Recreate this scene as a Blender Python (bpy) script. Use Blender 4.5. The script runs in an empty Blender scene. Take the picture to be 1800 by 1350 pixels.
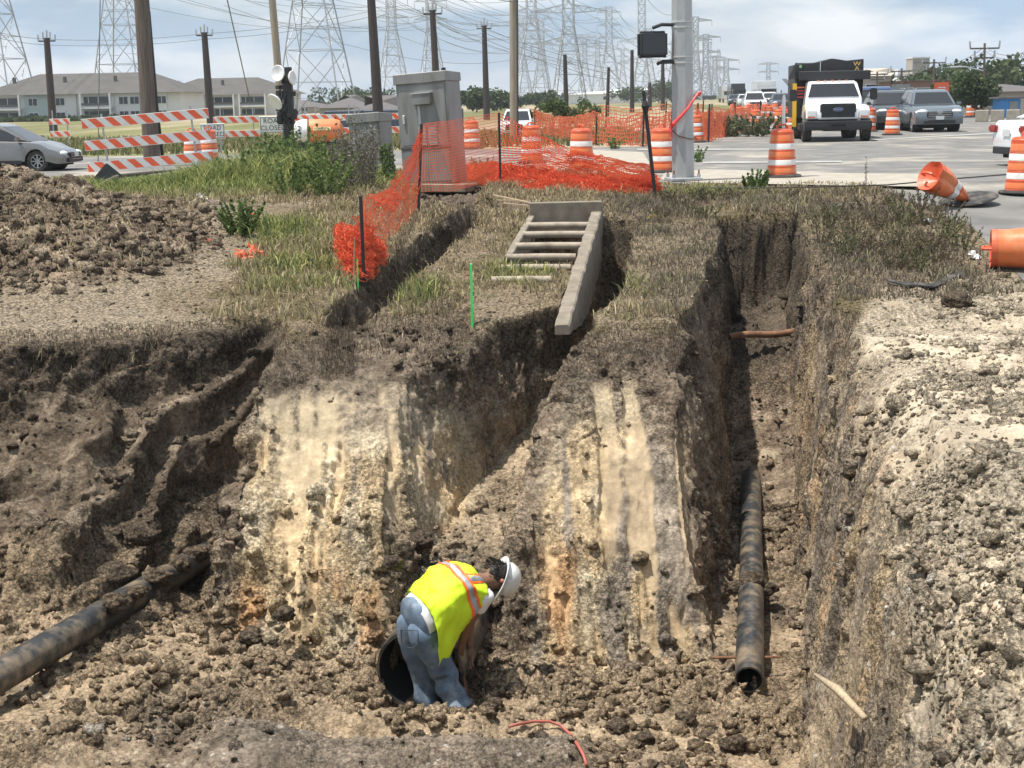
import bpy, bmesh, math, random
import numpy as np
from mathutils import Vector, Matrix
random.seed(7); RNG = np.random.default_rng(11)
S = bpy.context.scene; COL = S.collection
PI = math.pi
# ------------------------------------------------------------------ camera
CAMZ = 1.65; FPX = 2600.0; PITCH = math.radians(10.9); ROLL = 0.02
_F = Vector((0, math.cos(PITCH), -math.sin(PITCH))); _U = Vector((0, math.sin(PITCH), math.cos(PITCH))); _R = Vector((1, 0, 0))
CR = (_R*math.cos(ROLL) - _U*math.sin(ROLL)); CU = (_U*math.cos(ROLL) + _R*math.sin(ROLL)); CF = _F
cd = bpy.data.cameras.new('camera'); cam = bpy.data.objects.new('camera', cd); COL.objects.link(cam)
cd.sensor_width = 36; cd.lens = FPX/1800*36; cd.clip_start = 0.1; cd.clip_end = 9000
mw = Matrix((CR, CU, -CF)).transposed().to_4x4(); mw.translation = Vector((0, 0, CAMZ)); cam.matrix_world = mw
S.camera = cam
# ------------------------------------------------------------------ world, sun, exposure
SUNV = Vector((-0.31, -0.08, 1.0)).normalized()
sun_el = math.asin(SUNV.z); sun_az = math.atan2(SUNV.x, SUNV.y)
W = bpy.data.worlds.new('World'); S.world = W; W.use_nodes = True
wn = W.node_tree.nodes; wl = W.node_tree.links; wn.clear()
wo = wn.new('ShaderNodeOutputWorld'); bg = wn.new('ShaderNodeBackground'); wl.new(bg.outputs[0], wo.inputs[0])
sky = wn.new('ShaderNodeTexSky'); sky.sky_type = 'NISHITA'; sky.sun_disc = False
sky.sun_elevation = sun_el; sky.sun_rotation = sun_az; sky.air_density = 1.2; sky.dust_density = 1.2; sky.ozone_density = 1.0
tc = wn.new('ShaderNodeTexCoord'); mp = wn.new('ShaderNodeMapping'); mp.inputs['Scale'].default_value = (1.0, 1.0, 3.4)
wl.new(tc.outputs['Generated'], mp.inputs['Vector'])
n1 = wn.new('ShaderNodeTexNoise'); n1.inputs['Scale'].default_value = 3.4; n1.inputs['Detail'].default_value = 9; n1.inputs['Roughness'].default_value = 0.55
n1.inputs['Distortion'].default_value = 0.5
wl.new(mp.outputs[0], n1.inputs['Vector'])
cr = wn.new('ShaderNodeValToRGB'); cr.color_ramp.elements[0].position = 0.40; cr.color_ramp.elements[1].position = 0.66
wl.new(n1.outputs[0], cr.inputs[0])
n2 = wn.new('ShaderNodeTexNoise'); n2.inputs['Scale'].default_value = 7.5; n2.inputs['Detail'].default_value = 7
wl.new(mp.outputs[0], n2.inputs['Vector'])
cr2 = wn.new('ShaderNodeValToRGB'); cr2.color_ramp.elements[0].position = 0.40; cr2.color_ramp.elements[1].position = 0.60
cr2.color_ramp.elements[0].color = (5.2, 7.7, 10.8, 1); cr2.color_ramp.elements[1].color = (15.5, 15.9, 16.2, 1)
wl.new(n2.outputs[0], cr2.inputs[0])
mx = wn.new('ShaderNodeMix'); mx.data_type = 'RGBA'
ml = wn.new('ShaderNodeMath'); ml.operation = 'MULTIPLY_ADD'; ml.inputs[1].default_value = 0.30; ml.inputs[2].default_value = 0.62
wl.new(cr.outputs[0], ml.inputs[0]); wl.new(ml.outputs[0], mx.inputs[0])
wl.new(sky.outputs[0], mx.inputs[6]); wl.new(cr2.outputs[0], mx.inputs[7]); wl.new(mx.outputs[2], bg.inputs[0])
bg.inputs[1].default_value = 0.062
sd = bpy.data.lights.new('sun', 'SUN'); sd.energy = 5.0; sd.angle = math.radians(0.5); sd.color = (1.0, 0.94, 0.85)
so = bpy.data.objects.new('sun', sd); COL.objects.link(so); so.rotation_euler = SUNV.to_track_quat('Z', 'Y').to_euler(); so.location = (-20, 0, 40)
S.view_settings.view_transform = 'Standard'; S.view_settings.look = 'None'; S.view_settings.gamma = 1; S.view_settings.use_curve_mapping = False
S.view_settings.exposure = 0.40
# ------------------------------------------------------------------ helpers
def ray(px, py):
    return CF + CR*((px-900)/FPX) + CU*((675-py)/FPX)
def atY(px, py, Y):
    d = ray(px, py); t = Y/d.y; return Vector((d.x*t, Y, CAMZ + d.z*t))
def atZ(px, py, z=0.0):
    d = ray(px, py); t = (z-CAMZ)/d.z; return Vector((d.x*t, d.y*t, z))
def tag(o, label=None, cat=None, group=None, kind=None):
    if label: o['label'] = label
    if cat: o['category'] = cat
    if group: o['group'] = group
    if kind: o['kind'] = kind
    return o
def empty(name, loc=(0, 0, 0), rz=0.0, label=None, cat=None, group=None):
    o = bpy.data.objects.new(name, None); COL.objects.link(o); o.location = loc; o.rotation_euler = (0, 0, rz)
    o.empty_display_size = 0.2
    return tag(o, label, cat, group)
def copy_tree(o, parent=None):
    c = o.copy(); COL.objects.link(c); c.parent = parent
    for ch in list(o.children): copy_tree(ch, c)
    return c
class MB:
    def __init__(s): s.v = []; s.f = []; s.m = []; s.cur = 0
    def add(s, vs, fs):
        b = len(s.v); s.v += [tuple(p) for p in vs]; s.f += [tuple(b+i for i in f) for f in fs]; s.m += [s.cur]*len(fs); return s
    def box(s, c, d, rz=0.0, M=None, taper=1.0):
        x, y, z = d[0]/2, d[1]/2, d[2]/2
        vs = [Vector((sx*x*(taper if sz > 0 else 1), sy*y*(taper if sz > 0 else 1), sz*z)) for sz in (-1, 1) for sy in (-1, 1) for sx in (-1, 1)]
        R = M if M is not None else Matrix.Rotation(rz, 3, 'Z')
        vs = [R @ v + Vector(c) for v in vs]
        return s.add(vs, [(0, 2, 3, 1), (4, 5, 7, 6), (0, 1, 5, 4), (2, 6, 7, 3), (0, 4, 6, 2), (1, 3, 7, 5)])
    def bx(s, x0, x1, y0, y1, z0, z1): return s.box(((x0+x1)/2, (y0+y1)/2, (z0+z1)/2), (x1-x0, y1-y0, z1-z0))
    def bar(s, a, b, w, h=None):
        a = Vector(a); b = Vector(b); d = b-a; L = d.length
        if L < 1e-6: return s
        q = d.to_track_quat('Z', 'Y').to_matrix(); return s.box((a+b)/2, (w, h or w, L), M=q)
    def tube(s, pts, r, n=8, cap=True):
        pts = [Vector(p) for p in pts]; rs = r if hasattr(r, '__len__') else [r]*len(pts); rings = []; q0 = None
        for i, p in enumerate(pts):
            t = (pts[min(i+1, len(pts)-1)]-pts[max(i-1, 0)]).normalized()
            if q0 is None: up = Vector((0, 0, 1)) if abs(t.z) < 0.9 else Vector((1, 0, 0)); a = t.cross(up).normalized()
            else: a = (q0 - t*q0.dot(t)).normalized()
            q0 = a; b = t.cross(a)
            rings += [p+(a*math.cos(2*PI*k/n)+b*math.sin(2*PI*k/n))*rs[i] for k in range(n)]
        fs = [(i*n+k, i*n+(k+1) % n, (i+1)*n+(k+1) % n, (i+1)*n+k) for i in range(len(pts)-1) for k in range(n)]
        if cap: fs += [tuple(range(n))[::-1], tuple((len(pts)-1)*n+k for k in range(n))]
        return s.add(rings, fs)
    def cyl(s, c, r, h, n=16, r2=None, axis='Z'):
        c = Vector(c); A = {'Z': Vector((0, 0, 1)), 'X': Vector((1, 0, 0)), 'Y': Vector((0, 1, 0))}[axis]
        return s.tube([c-A*h/2, c+A*h/2], [r, r if r2 is None else r2], n)
    def lathe(s, prof, n=20, c=(0, 0, 0), M=None):
        vs = []; c = Vector(c)
        for r, z in prof:
            for k in range(n):
                v = Vector((r*math.cos(2*PI*k/n), r*math.sin(2*PI*k/n), z)); vs.append((M @ v if M is not None else v)+c)
        fs = [(i*n+k, i*n+(k+1) % n, (i+1)*n+(k+1) % n, (i+1)*n+k) for i in range(len(prof)-1) for k in range(n)]
        return s.add(vs, fs)
    def prism(s, poly, y0, y1, plane='XZ'):
        n = len(poly)
        if plane == 'XZ': vs = [(a, y0, b) for a, b in poly]+[(a, y1, b) for a, b in poly]
        elif plane == 'YZ': vs = [(y0, a, b) for a, b in poly]+[(y1, a, b) for a, b in poly]
        else: vs = [(a, b, y0) for a, b in poly]+[(a, b, y1) for a, b in poly]
        return s.add(vs, [tuple(range(n)), tuple(range(n, 2*n))[::-1]]+[(i, i+n, (i+1) % n+n, (i+1) % n) for i in range(n)])
    def build(s, name, mat, parent=None, smooth=False, bevel=0.0, seg=1):
        me = bpy.data.meshes.new(name); me.from_pydata(s.v, [], s.f)
        mats = mat if isinstance(mat, (list, tuple)) else [mat]
        for m in mats: me.materials.append(m)
        if len(mats) > 1: me.polygons.foreach_set('material_index', s.m)
        bm = bmesh.new(); bm.from_mesh(me); bmesh.ops.recalc_face_normals(bm, faces=bm.faces)
        if bevel: bmesh.ops.bevel(bm, geom=bm.edges[:], offset=bevel, segments=seg, affect='EDGES', clamp_overlap=True)
        bm.to_mesh(me); bm.free()
        if smooth:
            me.polygons.foreach_set('use_smooth', [True]*len(me.polygons))
            if smooth == 'auto': me.set_sharp_from_angle(angle=math.radians(38))
        o = bpy.data.objects.new(name, me); COL.objects.link(o)
        if parent: o.parent = parent
        return o
def npmesh(name, V, F, mat, col=None, smooth=True, parent=None):
    me = bpy.data.meshes.new(name); V = np.asarray(V, np.float32); F = np.asarray(F, np.int32); k = F.shape[1]
    me.vertices.add(len(V)); me.vertices.foreach_set('co', V.ravel())
    me.loops.add(F.size); me.loops.foreach_set('vertex_index', F.ravel())
    me.polygons.add(len(F)); me.polygons.foreach_set('loop_start', np.arange(0, F.size, k, dtype=np.int32))
    try: me.polygons.foreach_set('loop_total', np.full(len(F), k, np.int32))
    except Exception: pass
    if smooth: me.polygons.foreach_set('use_smooth', np.ones(len(F), bool))
    me.update(calc_edges=True)
    if col is not None:
        a = me.color_attributes.new('Col', 'FLOAT_COLOR', 'POINT'); c4 = np.ones((len(V), 4), np.float32); c4[:, :np.shape(col)[1]] = col
        a.data.foreach_set('color', c4.ravel())
    me.materials.append(mat); o = bpy.data.objects.new(name, me); COL.objects.link(o)
    if parent: o.parent = parent
    return o
# -------- materials
def nodes(m): m.use_nodes = True; return m.node_tree.nodes, m.node_tree.links
def mat(name, c, rough=0.6, metal=0.0, var=0.0, scale=8.0, bump=0.0, bscale=40.0, dirt=None, coat=0.0, dscale=3.0, damt=0.5, trans=0.0, stretch=None):
    m = bpy.data.materials.new(name); N, L = nodes(m); b = N['Principled BSDF']
    b.inputs['Roughness'].default_value = rough; b.inputs['Metallic'].default_value = metal; b.inputs['Coat Weight'].default_value = coat
    b.inputs['Transmission Weight'].default_value = trans
    t = N.new('ShaderNodeTexCoord'); src = t.outputs['Object']
    if stretch: mpn = N.new('ShaderNodeMapping'); mpn.inputs['Scale'].default_value = stretch; L.new(src, mpn.inputs[0]); src = mpn.outputs[0]
    last = None
    if var or dirt:
        n = N.new('ShaderNodeTexNoise'); n.inputs['Scale'].default_value = scale; n.inputs['Detail'].default_value = 6; L.new(src, n.inputs['Vector'])
        r = N.new('ShaderNodeValToRGB'); r.color_ramp.elements[0].position = 0.3; r.color_ramp.elements[1].position = 0.7
        r.color_ramp.elements[0].color = (*[x*(1-var) for x in c], 1); r.color_ramp.elements[1].color = (*[min(1, x*(1+var)) for x in c], 1)
        L.new(n.outputs[0], r.inputs[0]); last = r.outputs[0]
    if dirt:
        n = N.new('ShaderNodeTexNoise'); n.inputs['Scale'].default_value = dscale; n.inputs['Detail'].default_value = 8; n.inputs['Roughness'].default_value = 0.65; L.new(src, n.inputs['Vector'])
        r2 = N.new('ShaderNodeValToRGB'); r2.color_ramp.elements[0].position = 0.62-0.3*damt; r2.color_ramp.elements[1].position = 0.82-0.3*damt
        L.new(n.outputs[0], r2.inputs[0]); x = N.new('ShaderNodeMix'); x.data_type = 'RGBA'; L.new(r2.outputs[0], x.inputs[0])
        L.new(last, x.inputs[6]); x.inputs[7].default_value = (*dirt, 1); last = x.outputs[2]
    if last: L.new(last, b.inputs['Base Color'])
    else: b.inputs['Base Color'].default_value = (*c, 1)
    if bump:
        n = N.new('ShaderNodeTexNoise'); n.inputs['Scale'].default_value = bscale; n.inputs['Detail'].default_value = 5; L.new(src, n.inputs['Vector'])
        bp = N.new('ShaderNodeBump'); bp.inputs['Strength'].default_value = 1; bp.inputs['Distance'].default_value = bump; L.new(n.outputs[0], bp.inputs['Height']); L.new(bp.outputs[0], b.inputs['Normal'])
    return m
def vmat(name, rough=0.95, var=0.35, scales=(9, 40, 170), bump=0.012, transl=0.0, spec=0.15, crumb=0.0):
    m = bpy.data.materials.new(name); N, L = nodes(m); b = N['Principled BSDF']; b.inputs['Roughness'].default_value = rough
    b.inputs['Specular IOR Level'].default_value = spec
    at = N.new('ShaderNodeVertexColor'); at.layer_name = 'Col'; last = at.outputs[0]
    if var:
        g = N.new('ShaderNodeNewGeometry'); tot = None
        for s_, w_ in zip(scales, (0.3, 0.35, 0.35)):
            n = N.new('ShaderNodeTexNoise'); n.inputs['Scale'].default_value = s_; n.inputs['Detail'].default_value = 4; n.inputs['Roughness'].default_value = 0.65
            L.new(g.outputs['Position'], n.inputs['Vector'])
            a = N.new('ShaderNodeMath'); a.operation = 'MULTIPLY_ADD'; a.inputs[1].default_value = w_; L.new(n.outputs[0], a.inputs[0])
            if tot: L.new(tot, a.inputs[2])
            else: a.inputs[2].default_value = 0
            tot = a.outputs[0]
        if crumb:
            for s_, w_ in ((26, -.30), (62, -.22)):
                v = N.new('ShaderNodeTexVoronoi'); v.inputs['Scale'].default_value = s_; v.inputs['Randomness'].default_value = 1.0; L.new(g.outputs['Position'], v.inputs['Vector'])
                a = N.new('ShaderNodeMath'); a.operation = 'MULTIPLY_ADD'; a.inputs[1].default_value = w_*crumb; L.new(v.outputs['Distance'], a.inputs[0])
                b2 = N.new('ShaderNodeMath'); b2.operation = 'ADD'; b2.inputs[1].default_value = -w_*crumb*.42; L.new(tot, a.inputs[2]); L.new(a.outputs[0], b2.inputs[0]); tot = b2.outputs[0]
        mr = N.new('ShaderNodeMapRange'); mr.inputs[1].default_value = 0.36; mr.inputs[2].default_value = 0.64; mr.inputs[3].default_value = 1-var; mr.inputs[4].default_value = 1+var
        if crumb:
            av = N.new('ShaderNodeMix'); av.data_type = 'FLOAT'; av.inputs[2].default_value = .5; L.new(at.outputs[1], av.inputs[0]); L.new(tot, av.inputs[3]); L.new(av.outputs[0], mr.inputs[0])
        else: L.new(tot, mr.inputs[0])
        vm = N.new('ShaderNodeVectorMath'); vm.operation = 'SCALE'; L.new(last, vm.inputs[0]); L.new(mr.outputs[0], vm.inputs['Scale']); last = vm.outputs[0]
        if bump:
            bp = N.new('ShaderNodeBump'); bp.inputs['Distance'].default_value = bump; bp.inputs['Strength'].default_value = 1.0
            if crumb: L.new(at.outputs[1], bp.inputs['Strength'])
            pass; L.new(tot, bp.inputs['Height']); L.new(bp.outputs[0], b.inputs['Normal'])
    L.new(last, b.inputs['Base Color'])
    if transl:
        tr = N.new('ShaderNodeBsdfTranslucent'); L.new(last, tr.inputs[0]); ms = N.new('ShaderNodeMixShader'); ms.inputs[0].default_value = transl
        L.new(b.outputs[0], ms.inputs[1]); L.new(tr.outputs[0], ms.inputs[2]); L.new(ms.outputs[0], N['Material Output'].inputs[0])
    return m
# -------- numpy noise
def _h(ix, iy, iz, seed):
    h = (ix*374761393 + iy*668265263 + iz*2147483647 + seed*144665) & 0xffffffff
    h = ((h ^ (h >> 13))*1274126177) & 0xffffffff; h = ((h ^ (h >> 16))*2246822519) & 0xffffffff
    return (h ^ (h >> 15)).astype(np.float64)/4294967295.0
def vn(x, y, z=0.0, seed=0):
    x = np.asarray(x, float); y = np.broadcast_to(np.asarray(y, float), x.shape); z = np.broadcast_to(np.asarray(z, float), x.shape)
    ix = np.floor(x).astype(np.int64); iy = np.floor(y).astype(np.int64); iz = np.floor(z).astype(np.int64)
    fx = x-ix; fy = y-iy; fz = z-iz; fx = fx*fx*(3-2*fx); fy = fy*fy*(3-2*fy); fz = fz*fz*(3-2*fz)
    r = 0
    for a in (0, 1):
        wa = fx if a else 1-fx
        for b in (0, 1):
            wb = fy if b else 1-fy
            for c in (0, 1): r = r+wa*wb*(fz if c else 1-fz)*_h(ix+a, iy+b, iz+c, seed)
    return r*2-1
def fbm(x, y, z=0.0, o=4, seed=0, g=0.5):
    r = 0; a = 1.0; t = 0; k = 1.0
    for i in range(o): r = r+a*vn(np.asarray(x)*k, np.asarray(y)*k, np.asarray(z)*k, seed+i*17); t += a; a *= g; k *= 2.03
    return r/t
def worley(x, y, z, seed=0):
    ix = np.floor(x).astype(np.int64); iy = np.floor(y).astype(np.int64); iz = np.floor(z).astype(np.int64)
    F1 = np.full(x.shape, 9.0); ID = np.zeros(x.shape)
    for a in (-1, 0, 1):
        for b in (-1, 0, 1):
            for c in (-1, 0, 1):
                jx = ix+a; jy = iy+b; jz = iz+c
                px = jx+_h(jx, jy, jz, seed); py = jy+_h(jx, jy, jz, seed+1); pz = jz+_h(jx, jy, jz, seed+2); rr = 0.55+0.9*_h(jx, jy, jz, seed+3)
                d = ((px-x)**2+(py-y)**2+(pz-z)**2)/rr
                m_ = d < F1; F1 = np.where(m_, d, F1); ID = np.where(m_, _h(jx, jy, jz, seed+5), ID)
    return np.sqrt(F1), ID
def sst(a, b, x): t = np.clip((x-a)/(b-a), 0, 1); return t*t*(3-2*t)
ip = lambda x, pts: np.interp(x, [p[0] for p in pts], [p[1] for p in pts])
# ================================================================== TERRAIN
def G0(x, y):
    return ip(y, [(0, 0), (3, -.3), (5, -.45), (12, -.75), (16, -.95), (20, -.56), (24, -.2), (27, -0.0), (32, 0)])
ROADP = [(6.3, 17.3), (45, 17.3), (400, 60), (400, 900), (150, 900), (8.8, 62), (5.0, 50.5), (-60, 53), (-60, 37.5), (-12, 36.5), (0.7, 34.9), (3.4, 28.4), (6.5, 27.6), (6.9, 22)]
def inpoly(x, y, P):
    r = np.zeros(np.shape(x), bool); n = len(P)
    for i in range(n):
        x1, y1 = P[i]; x2, y2 = P[(i+1) % n]
        if y1 == y2: continue
        c = ((y1 > y) != (y2 > y)) & (x < (x2-x1)*(y-y1)/(y2-y1)+x1); r ^= c
    return r
BEAMX = lambda y: 0.60+0.113*(y-16.6)
PIPEM = [None]
def terrain(x, y):
    """height and the masks that colour it"""
    wob = 0.10*fbm(x*1.3, y*1.3, 0, 3, 5); wx = x+0.10*fbm(x*2.2, y*2.2, 3.3, 3, 9)+0.03*fbm(x*9, y*9, 1.3, 2, 19); wy = y+0.14*fbm(x*1.9, y*1.9, 7.7, 3, 12)+0.04*fbm(x*8, y*8, 2.7, 2, 13)
    G = G0(x, y)+0.05*fbm(x*.6, y*.6, 0, 3, 2)*sst(30, 24, y)
    # spoil heap on the left
    r2 = ((x+7.9)/2.6)**2+((y-22.3)/3.0)**2
    heap = .95*np.exp(-r2*1.15)+0.35*np.exp(-(((x+6.0)/1.2)**2+((y-20.2)/1.3)**2))+0.12*np.exp(-(((x+4.9)/.9)**2+((y-20.8)/.9)**2)*1.5)
    heap = heap*(1+0.35*fbm(x*1.6, y*1.6, 0, 3, 33)); heapm = sst(.05, .2, heap); G = G+heap
    # pit floor
    F = -3.36+ip(x, [(-3.4, 0), (-1.6, -.42), (0, -.45), (4, -.5)])*1.0+0.10*fbm(x*.9, y*.9, 0, 3, 41)
    F = F+0.20*np.exp(-((y-12.15-.08*np.sin(x*2))/.16)**2)*sst(-2.6, -2.0, x)*sst(.3, -.4, x)
    F = F+0.33*np.exp(-((y-11.15)/.55)**4)*sst(-2.9, -2.0, x)*sst(.85, .3, x)
    F = F+0.08*np.exp(-(((x+2.7)/.6)**2+((y-13.3)/.6)**2))+0.45*np.exp(-(((x+4.8)/.8)**2+((y-14.5)/.5)**2))
    F = F+0.22*np.exp(-(((x+3.2)/.6)**2+((y-12.2)/.4)**2))+0.5*np.exp(-(((x+1.35)/.45)**2+((y-14.0)/.6)**2))
    near = -.3-(y-2.5)*.452
    # back slopes
    toeL = np.where(wx > -4.6, 14.3+(wx+4.6)*1.35, 14.3-(wx+4.6)*.15); topL = 17.1+.10*(wx+5.9)
    tL = (wy-toeL)/np.maximum(topL-toeL, .45); t_ = z_ = None
    zL = F+(tL)*2.55+0.16*np.sin(np.clip(tL, 0, 1)*PI)
    tB = (wy-13.55)/2.45
    zB1 = F+ip(tB, [(-3, -2), (0, 0), (.25, .95), (.5, 1.55), (.8, 2.2), (1.0, 2.46), (1.5, 2.83), (3, 3.6)])
    tC = (wy-13.8)/2.05
    zB2 = F+ip(tC, [(-3, -2), (0, 0), (.3, 1.05), (.55, 1.7), (.8, 2.15), (1.0, 2.45), (1.6, 2.98), (3, 3.8)])
    bl_ = ip(y, [(13.6, -3.2), (14.5, -3.02), (16, -2.74), (17, -2.68)]); wL = sst(bl_-.22, bl_+.14, wx); w2 = sst(-.7, -.3, wx)
    back = zL*(1-wL)+(zB1*(1-w2)+zB2*w2)*wL
    back = np.where(back > F, back, F-.0)
    # right wall
    xf = ip(y, [(4, 1.15), (7.8, 1.8), (11.5, 2.35), (12.5, 2.58), (19.5, 3.8), (22, 4.15), (25, 4.6)])
    dR = (wx-xf); zR = F+ip(dR, [(-5, -2), (0, 0), (.12, .5), (.35, 2.3), (.55, 2.85), (1.0, 3.25), (3, 3.7)])
    A = np.maximum(np.maximum(F, near), np.maximum(back, zR))
    # middle trench
    xl = ip(wy, [(13, -1.35), (13.9, -1.15), (15, -.85), (16, -.6), (17, .1), (17.6, .68), (19, .97), (24, 1.53)])
    xr = ip(wy, [(13, -.6), (14, -.3), (15, -.02), (16, .25), (17, .8), (17.6, 1.08), (19, 1.32), (24, 1.95)])
    f2 = ip(y, [(13, -3.85), (13.25, -3.5), (13.6, -3.28), (14.2, -3.08), (15, -2.96), (16, -2.75), (16.6, -2.45), (17.1, -2.1), (17.35, -1.6), (17.7, -1.5), (18.1, -1.9), (19, -2.2), (20, -2.0), (24, -1.5)])+.06*fbm(x*2, y*2, 0, 3, 61)
    T2 = np.maximum(f2, np.maximum(f2+(xl-wx)*ip(wy, [(14, 3.0), (15.8, 2.6), (16.6, 3.8), (17.3, 8)]), f2+(wx-xr)*ip(y, [(14, 3.2), (16, 5), (17.5, 8)])))
    T2 = np.maximum(T2, np.where(y > 23.6, f2+(y-23.6)*7, -9)); axp = -.80+(y-12.95)*.17; inp = sst(.47, .40, np.abs(x-axp))*sst(13.75, 13.6, y); T2 = np.where(y < 13.0, 9, T2)
    PIPEM[0] = inp*sst(12.7, 12.85, y)
    # right trench
    x3 = ip(wy, [(12, 1.4), (13.5, 1.85), (17.6, 2.7), (20, 3.0), (22, 3.3), (25, 3.6)])
    f3 = ip(y, [(12, -3.86), (15, -3.66), (19, -3.3), (19.9, -2.95), (20.6, -2.3), (21.3, -2.0), (22, -1.85), (23.2, -1.7), (25, -1.6)])+.14*fbm(x*1.8, y*1.8, 0, 3, 71)*sst(14, 18, y)+.0
    zl3 = f3+(x3-wx)*ip(y, [(13, 3.2), (17, 4.2), (21, 9)])
    hole = sst(.13, .02, np.abs(x-3.42))*sst(22.3, 22.6, y)*sst(24.6, 24.3, y)
    T3 = np.maximum(np.maximum(f3-.8*hole, zl3), np.maximum(zR-F+f3, np.where(wy > 23.5+.25*fbm(x*3, 0*x, 0, 2, 8), f3+(wy-23.5)*6, -9)))
    T3 = np.where(y < 12.8, 9, T3)
    # shallow slit left of the concrete box
    cx = ip(y, [(17.4, -1.95), (22, -1.05), (26.3, -.42)]); dl = np.abs(wx-cx)
    T4 = G0(x, y)-.75+np.maximum(0, dl-.2)*5+np.maximum(0, 17.7-y)*1.0+np.maximum(0, y-26.2)*5
    cx5 = ip(y, [(24.3, .25), (26.2, -.4)]); T4b = G0(x, y)-.6+np.maximum(0, np.abs(wx-cx5)-.3)*4+np.maximum(0, 24.3-y)*5+np.maximum(0, y-26.3)*5
    T4 = np.minimum(T4, T4b)
    # inside of the concrete box
    bx = BEAMX(y); T5 = G0(x, y)-.75+np.maximum(0, bx-.98-x)*9+np.maximum(0, x-bx)*12+np.maximum(0, 20.1-y)*3+np.maximum(0, y-23.75)*9
    # the ground stays open in front of and inside the pipe mouth
    Z = np.minimum(np.minimum(G, A), np.minimum(np.minimum(T2, T3), np.minimum(T4, T5)))
    Z = Z*(1-PIPEM[0])+np.minimum(Z, -3.93)*PIPEM[0]; Z = np.where(inpoly(x, y, ROADP), Z-.06, Z)
    cut = sst(.02, .25, G-Z)
    return Z, G, cut, F, heapm
def build_near():
    Y = np.concatenate([np.arange(2.2, 4.2, .1), np.linspace(4.2, 10.4, 190, endpoint=False), np.linspace(10.4, 13.2, 110, endpoint=False),
                        np.linspace(13.2, 17.6, 290, endpoint=False), np.linspace(17.6, 24.5, 200, endpoint=False), np.linspace(24.5, 30.5, 50)])
    NC = 840; out = []
    us = np.linspace(-.50, .47, 1150)
    X0 = us[None, :]*(Y[:, None]+.6); Y0 = np.repeat(Y[:, None], len(us), 1)
    Zr = terrain(X0, Y0)[0]
    # smooth the metric so that columns stay coherent, then resample each row by arc length
    vis = np.where(np.abs(us) < .39, 1.0, .22)[None, :]
    ds = np.sqrt(np.diff(X0, axis=1)**2+(.75*np.diff(Zr, axis=1))**2)*vis[:, 1:]
    k = np.exp(-np.linspace(-2, 2, 21)**2); k /= k.sum(); dsp = np.pad(ds, ((10, 10), (0, 0)), 'edge'); ds = sum(k[i]*dsp[i:i+ds.shape[0]] for i in range(21))
    X = np.empty((len(Y), NC))
    for j in range(len(Y)):
        c = np.concatenate([[0], np.cumsum(ds[j])]); X[j] = np.interp(np.linspace(0, c[-1], NC), c, X0[j])
    YY = np.repeat(Y[:, None], NC, 1)
    Z, Gs, cut, F, heapm = terrain(X, YY); pipem = PIPEM[0]
    P = np.stack([X, YY, Z], -1)
    def normals(P):
        du = np.gradient(P, axis=1); dv = np.gradient(P, axis=0); n = np.cross(du, dv); n /= np.linalg.norm(n, axis=-1, keepdims=True)+1e-12; return n
    N = normals(P)
    x, y, z = P[..., 0], P[..., 1], P[..., 2]
    road = inpoly(X, YY, ROADP)
    pale = sst(-.15, .25, X-ip(YY, [(3, 1.0), (4.5, 1.35), (7.8, 2.15), (12, 2.95), (16, 3.7), (18.2, 4.5), (19, 6.5)]))*sst(19.6, 17.6, YY+.3*fbm(X, YY, 0, 2, 3))*(1-cut*.3)
    grey = sst(10.2, 10.7, YY)*sst(12.0, 11.6, YY)*sst(-2.9, -2.2, X)*sst(.85, .3, X)
    rough = np.clip(cut+heapm+pale*.55, 0, 1)*(1-.05*grey)*np.where(road, 0, 1)
    face = cut*sst(-1.12, -1.5, z)*sst(13.3, 13.7, y)*sst(16.6, 15.9, y)*sst(-2.85, -2.6, x)*sst(2.1, 1.6, x)*(1-sst(-.1, .1, x-ip(y, [(13, -1.45), (14.5, -1.2), (16, -.35)]))*sst(.15, -.05, x-ip(y, [(13, -.05), (14, .1), (16, .6)])))
    st = fbm(x*5.0+.15*y+.25*vn(z*1.5, x*.5, 0, 6), y*.6, z*.42, 3, 77)+.12*fbm(x*12, y*12, z*12, 2, 78); smooth = face*sst(.04, .20, st)
    rw = cut*sst(0.0, .1, x-ip(y, [(4, 1.05), (7.8, 1.7), (11.5, 2.35), (19.5, 3.8)]))   # right wall
    qx, qy, qz = x+.05*vn(x*7, y*7, z*7, 4), y+.05*vn(x*7+9, y*7, z*7, 4), z+.05*vn(x*7, y*7+5, z*7, 6)
    w2, i2 = worley(qx*7, qy*7, qz*7, 21); i1 = i2; w3, i3 = worley(qx*19, qy*19, qz*19, 31)
    def billow(f0, o, g, sd):
        r_ = 0; a_ = 1.0; t_ = 0; f_ = f0
        for k_ in range(o): r_ = r_+a_*np.abs(vn(qx*f_+k_*3.1, qy*f_, qz*f_+k_*1.7, sd+k_)); t_ += a_; a_ *= g; f_ *= 2.07
        return r_/t_
    bl = billow(2.6, 5, .66, 600)
    big = fbm(x*1.1, y*1.1, z*1.1, 3, 90)
    lump = sst(-.25, .45, big+.25*fbm(x*4, y*4, z*4, 2, 91))
    patch_ = sst(-.3, .3, fbm(x*.9+5, y*.9, z*.9, 3, 160)+.3*fbm(x*3, y*3, z*3, 2, 161))
    d = rough*((.30*(bl-.28)*(.35+.9*lump)*(.45+.8*patch_)+.025*(.55-w2)*lump*sst(.3, .7, i2)+.022*(.5-w3))*(1-.88*smooth)*(1-.45*face) + .06*big*(1-.6*smooth)+.028*fbm(x*17, y*17, z*17, 2, 92, .7)*(1-.75*smooth))
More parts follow.
